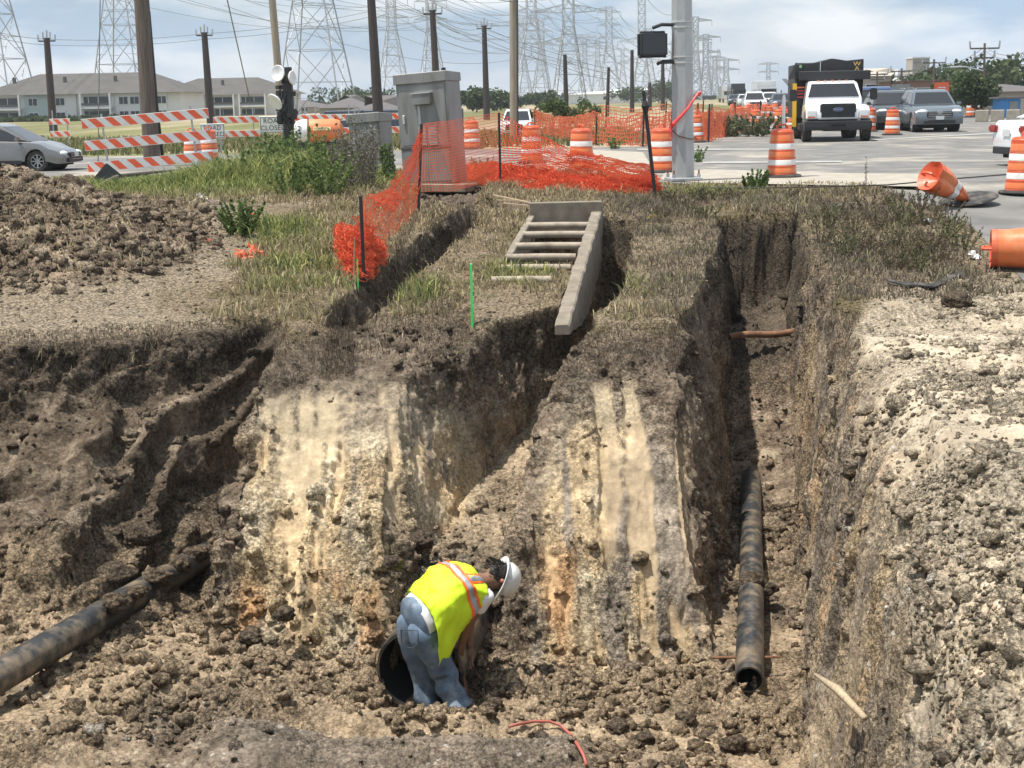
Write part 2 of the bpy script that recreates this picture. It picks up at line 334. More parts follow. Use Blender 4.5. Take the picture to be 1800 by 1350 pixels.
    d = d*(1-.45*rw)+rw*(.03*fbm(x*6, y*1.2, z*1.0, 3, 95)+.02*fbm(x*20, y*20, z*8, 2, 96))
    d = d-.05*smooth
    # vertical flutes on the side walls
    side = cut*np.clip(1-np.abs(N[..., 2])*1.5, 0, 1)
    d = d+side*.07*fbm(x*5+y*5, y*5-x*2, z*.7, 3, 93)
    d = d+(1-rough)*.012*fbm(x*9, y*9, z*9, 3, 94)*np.where(road, 0, 1)
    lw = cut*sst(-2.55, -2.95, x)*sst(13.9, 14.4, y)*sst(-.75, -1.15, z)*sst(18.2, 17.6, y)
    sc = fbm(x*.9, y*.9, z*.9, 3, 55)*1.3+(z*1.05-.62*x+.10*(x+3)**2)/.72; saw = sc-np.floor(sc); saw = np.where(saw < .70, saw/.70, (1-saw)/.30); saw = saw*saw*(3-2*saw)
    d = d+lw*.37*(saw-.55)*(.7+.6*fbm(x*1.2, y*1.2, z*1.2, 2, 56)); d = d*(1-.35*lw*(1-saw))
    d = d*(1-.85*pipem)
    edge = sst(0, 12, np.arange(NC))*sst(0, 12, NC-1-np.arange(NC)); d = d*edge[None, :]
    P = P+N*d[..., None]
    stri = fbm(x*17, y*2.2, z*1.6, 2, 97); P[..., 1] += 0; P = P+N*(.014*face*stri+.012*side*fbm(x*9+y*9, y*3, z*1.1, 2, 98))[..., None]
    # ---------------- colour
    def C(*c): return np.array(c)[None, None, :]
    def mixc(a, b, t): return a*(1-t[..., None])+b*t[..., None]
    f1 = fbm(x*.8, y*.8, z*.8, 4, 101); f2 = fbm(x*3, y*3, z*3, 4, 102); f3 = fbm(x*11, y*11, z*11, 2, 103)
    dry = C(.24, .19, .13)+f2[..., None]*.05
    col = mixc(dry, C(.13, .105, .055), sst(-.1, .4, f2+.4*fbm(x*.5, y*.5, 0, 2, 104)))      # turf floor
    bare = sst(-.2, .3, f1+ip(x, [(-6, .5), (-3.6, .35), (-2.6, -.6), (5, -.8)])+.3*sst(24, 17, y)-.2); col = mixc(col, C(.30, .245, .175)*(1+.25*f3[..., None]), bare)
    brown = C(.165, .126, .090)*(1+.38*f1[..., None]+.3*f2[..., None]+.25*(i2[..., None]-.5))
    brown = mixc(brown, C(.095, .072, .054), sst(.1, .5, f2)*.55)
    brown = mixc(brown, C(.27, .225, .165), sst(.55, .95, i1)*.5)
    col = mixc(col, brown, np.clip(cut*1.5+heapm, 0, 1))
    # tan floor
    fl = cut*sst(.55, .1, z-F)*sst(-.3, .3, f1+.15+.35*sst(-1, 2, x)); col = mixc(col, C(.29, .22, .145)*(1+.3*f3[..., None]), fl*.8)
    t2f = cut*sst(-.15, .1, x-ip(y, [(13, -1.35), (15, -.85), (16, -.6), (17, .1), (17.6, .68)]))*sst(.25, 0, x-ip(y, [(13, -.6), (15, -.02), (16, .25), (17, .8)]))*sst(14.2, 15, y)*sst(18, 17, y)*sst(-1.9, -2.3, z); col = mixc(col, C(.30, .235, .16)*(1+.4*f2[..., None]), t2f*.8)
    # clay faces: pale lime above, tan, then orange at the foot
    lime = C(.54, .45, .315); tan_ = C(.48, .365, .225); org = C(.46, .26, .125); gy = C(.22, .185, .145)
    h = z+.25*f2
    clay = mixc(tan_*1.0+0*x[..., None], lime, sst(-.15, .25, fbm(x*3, y*1.2, z*1.2, 4, 110)))
    clay = mixc(clay, org, sst(-2.7, -3.15, h)*sst(-.1, .3, fbm(x*2.2, y*.7, z*.7, 3, 111))*.85)
    clay = mixc(clay, gy, sst(.12, .35, fbm(x*5.5, y*.9, z*.8, 4, 112)+.25*sst(-2.0, -1.4, h)+.35*sst(.3, 1.3, x)-.05*sst(-1, -2.6, x)))
    clay = mixc(clay, tan_*1.05+0*x[..., None], smooth*.5)
    up_ = sst(-2.15, -1.6, z+.3*f2); clay = mixc(clay, mixc(C(.21, .172, .125)+0*x[..., None], C(.36, .295, .20)+0*x[..., None], smooth), up_)
    fm = face*sst(-.42, -.1, fbm(x*1.6, y*1.1, z*1.1, 4, 113)+.05+.5*sst(-1.6, -2.3, z)-.40*sst(.95, 1.5, x)-.15*sst(-1.6, -1.2, z)+.3*smooth)
    col = mixc(col, clay*(1+.22*f3[..., None]+.24*stri[..., None]), fm)
    col = mixc(col, lime*.9+0*x[..., None], .6*cut*sst(-3.0, -1.5, z)*side*sst(.15, .35, fbm(x*4, y*4, z*1.1, 4, 120)+.0)*sst(-1.6, -.9, x)*sst(.4, 0, x))
    # right wall: mixed tan and grey brown
    rc = mixc(C(.30, .235, .16)+0*x[..., None], C(.17, .14, .11), sst(-.25, .2, fbm(x*3, y*1.6, z*1.0, 4, 130)))
    rc = mixc(rc, C(.44, .33, .20), sst(.1, .4, fbm(x*5, y*2.0, z*.6, 4, 131))*.8); rc = mixc(rc, C(.40, .25, .14), sst(.3, .5, fbm(x*5, y*2, z*.8, 3, 132))*.6)
    col = mixc(col, rc*(1+.35*f3[..., None]), rw*.9)
    # pale lime-stabilised ground on the right
    pc = mixc(C(.46, .39, .29)+0*x[..., None], C(.30, .25, .185), sst(-.1, .4, f1+.4*f2)); pc = mixc(pc, C(.53, .455, .345), sst(.0, .4, fbm(x*1.2, y*.8, 0, 3, 140)+.15*sst(10, 5, y)))
    pc = mixc(pc, C(.24, .195, .145)+0*x[..., None], sst(.05, .3, fbm(x*2.6, y*2.0, 0, 4, 151))*.4); col = mixc(col, pc*(1+.22*f3[..., None]), pale)
    # dark topsoil lip
    lip = cut*sst(.75, .15, Gs-z)*sst(12, 14, y)*(1-pale); col = mixc(col, C(.085, .068, .052)*(1+.4*f2[..., None]), lip*.75)
    col = mixc(col, C(.125, .105, .085)*(1+.25*f2[..., None]), grey*.8)
    # shade painted into the soil colour: crevices darkened, clod tops lightened
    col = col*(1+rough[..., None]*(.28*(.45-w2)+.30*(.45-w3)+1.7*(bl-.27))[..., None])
    peb = (i3 > .955)*(w3 < .42)*rough*sst(14, 9, y)*1.0; col = mixc(col, C(.62, .58, .50), np.clip(peb*1.0, 0, 1))
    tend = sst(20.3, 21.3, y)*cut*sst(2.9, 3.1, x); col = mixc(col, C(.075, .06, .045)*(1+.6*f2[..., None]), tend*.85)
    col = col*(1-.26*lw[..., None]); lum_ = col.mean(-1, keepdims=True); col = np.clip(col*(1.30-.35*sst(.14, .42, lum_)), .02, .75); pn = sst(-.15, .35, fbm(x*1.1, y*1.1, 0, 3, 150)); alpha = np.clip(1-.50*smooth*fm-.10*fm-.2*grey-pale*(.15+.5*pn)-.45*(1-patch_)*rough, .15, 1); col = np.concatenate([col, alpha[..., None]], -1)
    nr, nc = X.shape; idx = np.arange(nr*nc).reshape(nr, nc)
    Fq = np.stack([idx[:-1, :-1], idx[:-1, 1:], idx[1:, 1:], idx[1:, :-1]], -1).reshape(-1, 4)
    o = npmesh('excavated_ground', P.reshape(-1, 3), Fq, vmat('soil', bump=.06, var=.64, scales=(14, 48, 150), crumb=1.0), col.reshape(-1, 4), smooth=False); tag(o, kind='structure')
    N2 = normals(P); return Y, X, P, N2*np.sign(N2[..., 2:3]+1e-9), col[..., :3], rough*(1-.85*grey), pale, face, heapm*(1-cut)
NY, NX, NP, NN_, NC_, NR_, NPALE_, NFACE_, NHEAP_ = build_near()
def gz(x, y):
    """height of the finished near terrain under a point"""
    if y > 30.2 or y < 2.3: return 0.0
    j = int(np.searchsorted(NY, y)); j = min(max(j, 1), len(NY)-1); i = int(np.searchsorted(NX[j], x)); i = min(max(i, 0), NX.shape[1]-1)
    return float(NP[j, i, 2])
def gzv(x, y):
    j = np.clip(np.searchsorted(NY, y), 1, len(NY)-1); out = np.empty(len(x))
    for a in range(0, len(NY)):
        m_ = j == a
        if m_.any(): out[m_] = np.interp(x[m_], NX[a], NP[a, :, 2])
    return np.where(y > 30.3, 0.0, out)
# outer ground
def outer():
    xs = np.concatenate([[-3000, -1200, -500, -250, -140, -80], np.arange(-60, 60, 1.5), [60, 80, 140, 250, 500, 1200, 3000]])
    ys = np.concatenate([[-60, -25, -10, -4, 0, 1.4, 2.6], np.arange(4, 29, 1.2), np.arange(29.6, 80, 1.5), [90, 120, 180, 300, 500, 1000, 2500, 6000]])
    X, Y = np.meshgrid(xs, ys); Z = G0(X, Y)-.01; X_, Y_ = X.ravel(), Y.ravel()
    Z = Z+.04*fbm(X*.3, Y*.3, 0, 3, 300)-.04
    inn = (Y > 2.4) & (Y < 29.9) & (X > -.5*(Y+.6)+.4) & (X < .47*(Y+.6)-.4); Z = np.where(inn & (Y < 20) & (X < ip(Y, [(2, 1.6), (7.8, 3.2), (12, 4.0), (19, 5.2)])), Z-6, Z)
    idx = np.arange(X.size).reshape(X.shape); Fq = np.stack([idx[:-1, :-1], idx[:-1, 1:], idx[1:, 1:], idx[1:, :-1]], -1).reshape(-1, 4)
    inside = (Y_ > 2.4) & (Y_ < 29.9) & (X_ > -.5*(Y_+.6)+.4) & (X_ < .47*(Y_+.6)-.4)
    keep = ~inside[Fq].all(1)
    f = fbm(X_*.15, Y_*.15, 0, 4, 301); col = np.array([.17, .17, .07])[None]*(1+.5*f[:, None])
    dirt = sst(-.1, .25, f+.1*(np.abs(X_) < 14)); col = col*(1-dirt[:, None])+np.array([.34, .28, .2])[None]*dirt[:, None]; pl_ = (sst(1.0, 1.6, X_)*sst(19, 17, Y_))[:, None]; col = col*(1-pl_)+np.array([.47, .41, .32])[None]*pl_
    npmesh('ground', np.stack([X_, Y_, Z.ravel()], -1), Fq[keep], vmat('field', bump=.02, scales=(.6, 4, 30)), np.clip(col, .03, .5))['kind'] = 'structure'
outer()
# road sheets
m_asph = mat('asphalt', (.155, .15, .142), .9, var=.28, scale=1.2, bump=.004, bscale=120, dirt=(.42, .38, .31), dscale=.35, damt=.35)
def sheet(name, poly, z, m, step=1.5, zf=None):
    me = bpy.data.meshes.new(name); bm = bmesh.new(); bm.faces.new([bm.verts.new((a, b, 0)) for a, b in poly])
    ys = sorted({17.3, 18.5, 20, 22, 24, 25.5, 27, 29})
    for yy in ys:
        bmesh.ops.bisect_plane(bm, geom=bm.verts[:]+bm.edges[:]+bm.faces[:], plane_co=(0, yy, 0), plane_no=(0, 1, 0))
    bmesh.ops.triangulate(bm, faces=bm.faces[:])
    for v in bm.verts: v.co.z = float(G0(0, v.co.y))+z
    bmesh.ops.recalc_face_normals(bm, faces=bm.faces)
    for f in bm.faces:
        if f.normal.z < 0: f.normal_flip()
    ex = bmesh.ops.extrude_face_region(bm, geom=bm.faces[:]); bmesh.ops.translate(bm, verts=[v for v in ex['geom'] if isinstance(v, bmesh.types.BMVert)], vec=(0, 0, -.16)); bmesh.ops.recalc_face_normals(bm, faces=bm.faces)
    bm.to_mesh(me); bm.free(); me.materials.append(m); o = bpy.data.objects.new(name, me); COL.objects.link(o); o['kind'] = 'structure'; return o
sheet('road', ROADP, 0.0, m_asph)
# ================================================================== MATERIALS
M = {}
M['black_pipe'] = mat('black_pipe', (.028, .03, .033), .42, var=.4, scale=6, dirt=(.20, .155, .105), dscale=4.5, damt=.55, bump=.004, bscale=18)
M['pipe_inside'] = mat('pipe_inside', (.012, .012, .012), .8)
M['concrete'] = mat('weathered_concrete', (.22, .19, .145), .92, var=.3, scale=5, bump=.006, bscale=60, dirt=(.16, .13, .10), dscale=4, damt=.5)
M['pale_concrete'] = mat('pale_concrete', (.34, .31, .26), .9, var=.15, scale=3, bump=.003, bscale=60, dirt=(.30, .25, .19), dscale=2, damt=.4)
M['galv'] = mat('galvanised_steel', (.40, .42, .43), .5, metal=.35, var=.14, scale=5, dirt=(.30, .29, .27), dscale=2.5, damt=.25, stretch=(1, 1, .4))
M['cabinet'] = mat('cabinet_aluminium', (.245, .25, .245), .5, metal=.3, var=.10, scale=2.5, dirt=(.15, .145, .135), dscale=1.6, damt=.4, stretch=(1.6, 1.6, .35))
M['cabinet_dark'] = mat('cabinet_seam', (.10, .10, .10), .6, metal=.3)
M['louvre'] = mat('louvre_metal', (.52, .53, .53), .5, metal=.2)
M['black'] = mat('black_plastic', (.018, .019, .021), .55, var=.2, scale=9)
M['post'] = mat('black_steel_post', (.02, .02, .02), .6, var=.3, scale=20)
M['wood'] = mat('bare_wood', (.42, .33, .22), .85, var=.25, scale=14, bump=.003, bscale=50, stretch=(3, 3, .4))
M['old_wood'] = mat('pole_wood', (.125, .10, .082), .9, var=.35, scale=6, bump=.01, bscale=22, stretch=(4, 4, .25))
M['pale_pole'] = mat('pale_pole_wood', (.30, .26, .20), .9, var=.25, scale=6, bump=.008, bscale=20, stretch=(4, 4, .25))
M['brown_pole'] = mat('dark_brown_pole', (.045, .032, .030), .7, var=.2, scale=4)
M['green_paint'] = mat('green_stake_paint', (.06, .80, .16), .6, var=.08)
M['orange'] = mat('drum_orange', (.62, .10, .035), .45, var=.10, scale=4, dirt=(.55, .20, .11), dscale=3, damt=.35)
M['orange_sheet'] = mat('orange_sheeting', (.66, .17, .055), .35, var=.06, scale=6, dirt=(.60, .25, .12), dscale=4, damt=.3)
M['white_sheet'] = mat('white_sheeting', (.70, .70, .68), .35, var=.06, scale=6, dirt=(.45, .40, .34), dscale=4, damt=.3)
M['rubber'] = mat('rubber', (.028, .027, .026), .8, var=.3, scale=8, dirt=(.14, .12, .10), dscale=4, damt=.35)
M['board_white'] = mat('barricade_white', (.74, .74, .72), .45, var=.05, dirt=(.55, .52, .46), dscale=3, damt=.2)
M['board_orange'] = mat('barricade_orange', (.82, .13, .05), .4, var=.06)
M['text_black'] = mat('sign_black', (.02, .02, .02), .6)
M['rust'] = mat('rusty_steel', (.20, .10, .055), .85, var=.4, scale=12)
M['wire'] = mat('wire', (.16, .17, .18), .5, metal=.5)
M['tower'] = mat('tower_steel', (.38, .40, .41), .6, metal=.3)
M['red_tape'] = mat('red_tape', (.72, .06, .06), .5, var=.1)
M['white_plastic'] = mat('white_plastic', (.72, .73, .74), .45, var=.06, dirt=(.4, .4, .4), dscale=3, damt=.2)
def netmat(name, c):
    m = mat(name, c, .5, var=.12, scale=3); N, L = nodes(m); t = N.new('ShaderNodeBsdfTranslucent'); t.inputs[0].default_value = (*c, 1)
    ms = N.new('ShaderNodeMixShader'); ms.inputs[0].default_value = .4; L.new(N['Principled BSDF'].outputs[0], ms.inputs[1]); L.new(t.outputs[0], ms.inputs[2]); L.new(ms.outputs[0], N['Material Output'].inputs[0]); return m
M['net'] = netmat('orange_net', (.80, .165, .075)); M['net_far'] = netmat('faded_net', (.78, .22, .11))
def onG(px, py, dz=0.0, it=14):
    z = -.3
    for _ in range(it):
        p = atZ(px, py, z); z = .5*z+.5*(float(G0(0, max(p.y, 0)))+dz)
    return atZ(px, py, z)
def text(name, s, size, mt, parent, loc, rot, ext=.004, sx=1.0):
    cu = bpy.data.curves.new(name, 'FONT'); cu.body = s; cu.size = size; cu.extrude = ext; cu.align_x = 'CENTER'; cu.align_y = 'CENTER'; cu.resolution_u = 3
    tmp = bpy.data.objects.new(name, cu); COL.objects.link(tmp); bpy.context.view_layer.update()
    me = bpy.data.meshes.new_from_object(tmp.evaluated_get(bpy.context.evaluated_depsgraph_get())); bpy.data.objects.remove(tmp)
    me.materials.clear(); me.materials.append(mt); o = bpy.data.objects.new(name, me); COL.objects.link(o); o.parent = parent; o.location = loc; o.rotation_euler = rot; o.scale = (sx, 1, 1); return o
# ================================================================== PIPES
def hollow(name, p0, p1, r, th, label, n=40, ext=0.0, sag=0.0, segs=26):
    p0 = Vector(p0); p1 = Vector(p1); d = (p1-p0).normalized(); L = (p1-p0).length; root = empty(name, p0, 0, label, 'pipe')
    a = d.cross(Vector((0, 0, 1))).normalized(); b = a.cross(d); mb = MB(); ins = MB()
    def ring(s, rr, wob): 
        return [d*s+(a*math.cos(2*PI*k/n)+b*math.sin(2*PI*k/n))*(rr+wob*vn(np.array(k*.9), s*2.0, 1.0)) for k in range(n)]
    V = []; Fc = []
    for i in range(segs+1): V += ring(L*i/segs, r, r*.018)
    Fc = [(i*n+k, i*n+(k+1) % n, (i+1)*n+(k+1) % n, (i+1)*n+k) for i in range(segs) for k in range(n)]
    mb.add(V, Fc); mb.build('pipe_wall', M['black_pipe'], root, smooth=True)
    V = ring(-.004, r, r*.018)+ring(-.004, r-th, 0); rim = MB().add(V, [(k, (k+1) % n, n+(k+1) % n, n+k) for k in range(n)])
    rim.build('pipe_rim', M['black_pipe'], root)
    V = ring(-.004, r-th, 0)+ring(L*.6, r-th, 0); ins.add(V, [(k, (k+1) % n, n+(k+1) % n, n+k) for k in range(n)]+[tuple(range(n, 2*n))]); ins.build('pipe_bore', M['pipe_inside'], root, smooth='auto')
    return root
P2a = atY(738, 1180, 12.95); P2c = atY(880, 862, 17.0)-Vector((0, 0, .41)); P2b = P2a+(P2c-P2a)*1.35
hollow('large_drain_pipe', P2a, P2b, .415, .028, 'wide open black drain pipe behind the bending worker')
P1a = atY(-90, 1240, 11.4); P1b = atY(385, 962, 16.1); hollow('buried_pipe', P1a, P1a+(P1b-P1a)*1.12, .148, .02, 'muddy black pipe lying across the left side of the pit, running under the bank')
P3a = atY(1317, 1195, 12.95); P3m = atY(1321, 1004, 15.3); pA = hollow('open_ended_pipe', P3a, P3m, .133, .016, 'short black pipe with open end facing out in the right trench')
P3n = atY(1321, 1010, 15.2); P3b = atY(1320, 838, 19.0); hollow('trench_pipe', P3b, P3n, .125, .014, 'long dark pipe lying farther back on the floor of the right trench')
mb = MB(); mb.tube([atY(1252, 1156, 13.3), atY(1372, 1155, 13.45)], .013, 6); tag(mb.build('steel_bar', M['rust']), 'thin rusty bar crossing under the open ended pipe in the right trench', 'bar')
mb = MB(); q0 = atY(1282, 592, 21.0); q1 = atY(1402, 583, 21.2); mb.tube([q0+(q1-q0)*t+Vector((0, 0, .015*math.sin(t*7))) for t in [i/8 for i in range(9)]], .05, 10)
tag(mb.build('rusty_pipe', M['rust'], smooth='auto'), 'brown rusty pipe spanning the far end of the right trench', 'pipe')
# hose
pts = []
for px, py in [(895, 1277), (915, 1272), (940, 1268), (965, 1268), (985, 1275), (1003, 1291), (1016, 1310), (1026, 1328), (1031, 1345)]:
    z = -3.7
    for _ in range(6): p = atZ(px, py, z); z = max(gz(p.x+a_, p.y+b_) for a_ in (-.06, 0, .06) for b_ in (-.06, 0, .06))+.02
    pts.append(atZ(px, py, z))
M['hose'] = mat('red_hose', (.36, .10, .075), .55, var=.2)
tag(MB().tube(pts, .014, 8).build('hose', M['hose'], smooth=True), 'thin red hose curving over the pit floor right of the worker', 'hose')
for a, b, l in [((846, 1195), (847, 1248), 'left'), ((853, 1200), (855, 1250), 'right')]:
    tag(MB().tube([atY(*a, 12.9), atY(*b, 12.88)], .009, 6).build('rebar_stake', M['post']), f'thin dark bar standing upright by the worker, the {l} one of the pair', 'bar', 'bars standing beside the worker')
# ================================================================== CONCRETE FRAME
def concrete_frame():
    r = empty('junction_box', (.9, 20, -.6), 0, 'weathered concrete beam frame with six cross pipes set between the trenches', 'frame'); off = -Vector(r.location)
    mb = MB(); ys = np.linspace(16.35, 23.75, 40); V = []
    for i, y in enumerate(ys):
        x = BEAMX(y); zt = float(G0(0, y))+.09+.012*vn(np.array(i*.8), 0, 0); w = .17+.02*float(vn(np.array(i*1.3), 3, 0)); dpt = float(ip(y, [(16.3, .10), (16.9, .22), (18.5, .55), (20, .75), (24, .8)]))
        V += [Vector((x-w/2, y, zt-dpt)), Vector((x-w/2, y, zt-.015)), Vector((x-w/2+.02, y, zt)), Vector((x+w/2-.02, y, zt)), Vector((x+w/2, y, zt-.02)), Vector((x+w/2, y, zt-dpt))]
    F_ = [(i*6+k, i*6+(k+1) % 6, (i+1)*6+(k+1) % 6, (i+1)*6+k) for i in range(39) for k in range(6)]+[tuple(range(6)), tuple(39*6+k for k in range(6))]
    mb.add([v+off for v in V], F_); mb.build('side_beam', M['concrete'], r)
    mb = MB(); mb.bar(Vector((.33, 23.72, -.25))+off, Vector((1.5, 23.78, -.25))+off, .18, .55); mb.build('end_beam', M['concrete'], r, bevel=.012)
    mb = MB(); mb.bar(Vector((BEAMX(20.4)-1.05, 20.4, -.72))+off, Vector((BEAMX(23.6)-1.03, 23.6, -.42))+off, .1, .5); mb.build('inner_beam', M['concrete'], r, bevel=.01)
    for (lx, rx, y) in [(925, 1042, 397), (920, 1036, 413), (906, 1025, 433), (892, 1012, 453), (877, 1003, 472), (864, 968, 493)]:
        a = onG(lx, y, .03); b = onG(rx, y-1, .03); MB().tube([a+off, (a+b)/2+off+Vector((0, 0, .005)), b+off], .052, 12).build('cross_pipe', M['galvc'], r, smooth='auto')
    for i in range(5): # rubble stuck on the beam's top
        pass
    return r
M['galvc'] = mat('cement_pipe', (.33, .28, .215), .8, var=.2, scale=6, dirt=(.2, .16, .12), dscale=5, damt=.4)
concrete_frame()
# ================================================================== STAKES, STICKS, LITTER
def stake(name, base, top, w, mt, label, cat='stake'):
    r = empty(name, base, 0, label, cat); d = Vector(top)-Vector(base); MB().bar((0, 0, -.08), d, w, w*.5).build('shaft', mt, r); return r, d
b = onG(830, 562); b.z = gz(b.x, b.y); t = atY(828, 464, b.y); r, d = stake('survey_stake', b, t, .05, M['green_paint'], 'bright green survey stake standing at the edge of the middle bank')
MB().bar((0, -.002, -.02), d*.08, .036, .02).build('bare_foot', M['wood'], r)
for px0, y0, px1, y1, m_, l in [(621, 497, 623, 418, 'wood', 'pale wooden stake beside the crumpled net at the left end of the fence'), (629, 498, 628, 456, 'green_paint', 'short green tipped stake between wooden stake and black post')]:
    b = onG(px0, y0); stake('marker_stake', b, atY(px1, y1, b.y), .03, M[m_], l)
for a, b_, l in [((868, 343), (958, 362), 'longest'), ((872, 352), (970, 354), 'middle'), ((885, 357), (955, 364), 'lowest')]:
    A = onG(*a, .05); B = onG(*b_, .05); tag(MB().bar(A, B, .035, .02).build('wooden_stick', M['wood']), f'pale wooden stick lying at the trench head beyond the frame, {l} of three', 'stick', 'loose sticks beyond the concrete frame')
def litter(px, py, s, c, label, cat='litter', name='litter', seed=0):
    p = onG(px, py, .0); p.z = max(p.z, gz(p.x, p.y) if p.y < 30 else 0)+.02; rg = np.random.default_rng(seed+px); n = 6; V = []
    for j in range(n):
        for i in range(n): V.append((s*(i/(n-1)-.5)+s*.1*rg.normal(), s*.7*(j/(n-1)-.5)+s*.08*rg.normal(), s*.18*abs(rg.normal())))
    o = MB().add(V, [(j*n+i, j*n+i+1, (j+1)*n+i+1, (j+1)*n+i) for j in range(n-1) for i in range(n-1)]).build(name, c, smooth=False); o.location = p; o.rotation_euler = (.5, .2, rg.random()*3); return tag(o, label, cat)
M['paper'] = mat('paper', (.75, .75, .73), .8, var=.05)
litter(1470, 372, .22, M['paper'], 'crumpled white paper caught in the weeds by the right trench')
litter(1627, 397, .18, M['paper'], 'small white scrap in the weeds left of the toppled drum')
litter(1712, 457, .2, M['paper'], 'pale plastic scrap on the bare ground below the lying drum')
litter(357, 300, .5, M['paper'], 'white rag lying in the grass right of the wooden pole', 'rag', 'rag')
litter(354, 357, .3, M['white_plastic'], 'clear plastic jug lying at the edge of the grass', 'jug', 'jug')
litter(1147, 385, .14, mat('yellow_flag', (.8, .6, .05), .6), 'small yellow marker flag in the dry grass right of the frame', 'flag', 'marker_flag')
litter(442, 388, .22, M['net'], 'orange plastic scrap in the tall green tuft', 'litter')
litter(372, 446, .16, M['net'], 'small orange scrap on the bare soil left of the grass', 'litter')
for i, (px, py) in enumerate([(432, 462), (452, 456), (442, 448)]): litter(px, py, .34-.06*i, M['net_far'], ['flattened orange plastic in the grass, nearest piece', 'flattened orange plastic in the grass, right piece', 'flattened orange plastic in the grass, upper piece'][i])
A = onG(372, 352, .1); B = onG(418, 388, .03); tag(MB().bar(A, B, .16, .03).build('plank', M['old_wood']), 'weathered grey plank lying beside the plastic jug', 'plank')
# black panel and branches at the heap
A = atY(197, 316, 31.5); o = MB().box((0, 0, 0), (.62, .05, .42)).build('scrap_plastic', M['black'], bevel=.02, seg=2); o.location = A; o.rotation_euler = (math.radians(-15), math.radians(42), math.radians(12)); tag(o, 'black plastic panel tipped on its corner beside the soil heap', 'panel')
A = onG(155, 334, .05); B = onG(312, 299, .1); tag(MB().tube([A, A*.7+B*.3+Vector((0, 0, .15)), A*.35+B*.65+Vector((0, 0, .08)), B], [.05, .045, .04, .02], 7).build('branch', M['old_wood'], smooth=True), 'long dark branch lying in front of the wooden pole', 'branch')
A = onG(160, 326, .08); B = onG(262, 305, .1); tag(MB().tube([A, (A+B)/2, B], .035, 8).build('green_pipe', mat('green_pvc', (.07, .15, .11), .5)), 'thin dark green pipe lying behind the black panel', 'pipe')
o = MB().box((0, 0, 0), (1.0, .5, .03)).build('grey_sheet', mat('grey_sheet', (.20, .21, .22), .6), bevel=.01); o.location = onG(318, 340, .03); o.rotation_euler = (.05, .03, .2); tag(o, 'flat grey sheet lying in the grass below the wooden pole', 'sheet')
A = onG(270, 325, .08); tag(MB().tube([A+Vector((-.5, 0, 0)), A+Vector((-.1, .05, .05)), A+Vector((.4, 0, .02))], .09, 8).build('black_hose', M['black'], smooth=True), 'coiled black plastic hose in the grass behind the grey sheet', 'hose')
# black rubber strip
pts = [(1560, 497), (1585, 503), (1612, 507), (1640, 507), (1665, 500), (1690, 489)]; V = []
for i, (px, py) in enumerate(pts):
    p = onG(px, py, .0); p.z = max(p.z, gz(p.x, p.y))+.035+.03*(i > 3); V += [p+Vector((0, -.1, 0)), p+Vector((0, .08, .015)), p+Vector((0, .08, -.015)), p+Vector((0, -.1, -.02))]
tag(MB().add(V, [(i*4+k, i*4+(k+1) % 4, i*4+4+(k+1) % 4, i*4+4+k) for i in range(5) for k in range(4)]+[(0, 1, 2, 3), (20, 21, 22, 23)]).build('rubber_strip', M['rubber']), 'curled black rubber strip lying at the top of the right bank', 'strip')
# cord on the kerb line
pts = [onG(px, py, .12) for px, py in [(1228, 330), (1320, 330), (1420, 329), (1560, 325), (1680, 314), (1850, 300)]]
tag(MB().tube(pts, .012, 5).build('cord', M['post']), 'thin dark cord stretched low along the road edge', 'cord')
for i, (px, py) in enumerate([(1430, 1180), (1460, 1215), (1495, 1245)]): pass
A = atY(1432, 1185, 9.6); B = atY(1520, 1262, 8.3); tag(MB().tube([A, (A+B)/2+Vector((0, 0, .03)), B], [.012, .03, .02], 6).build('root', M['wood'], smooth=True), 'pale broken root poking out of the right trench wall', 'root')
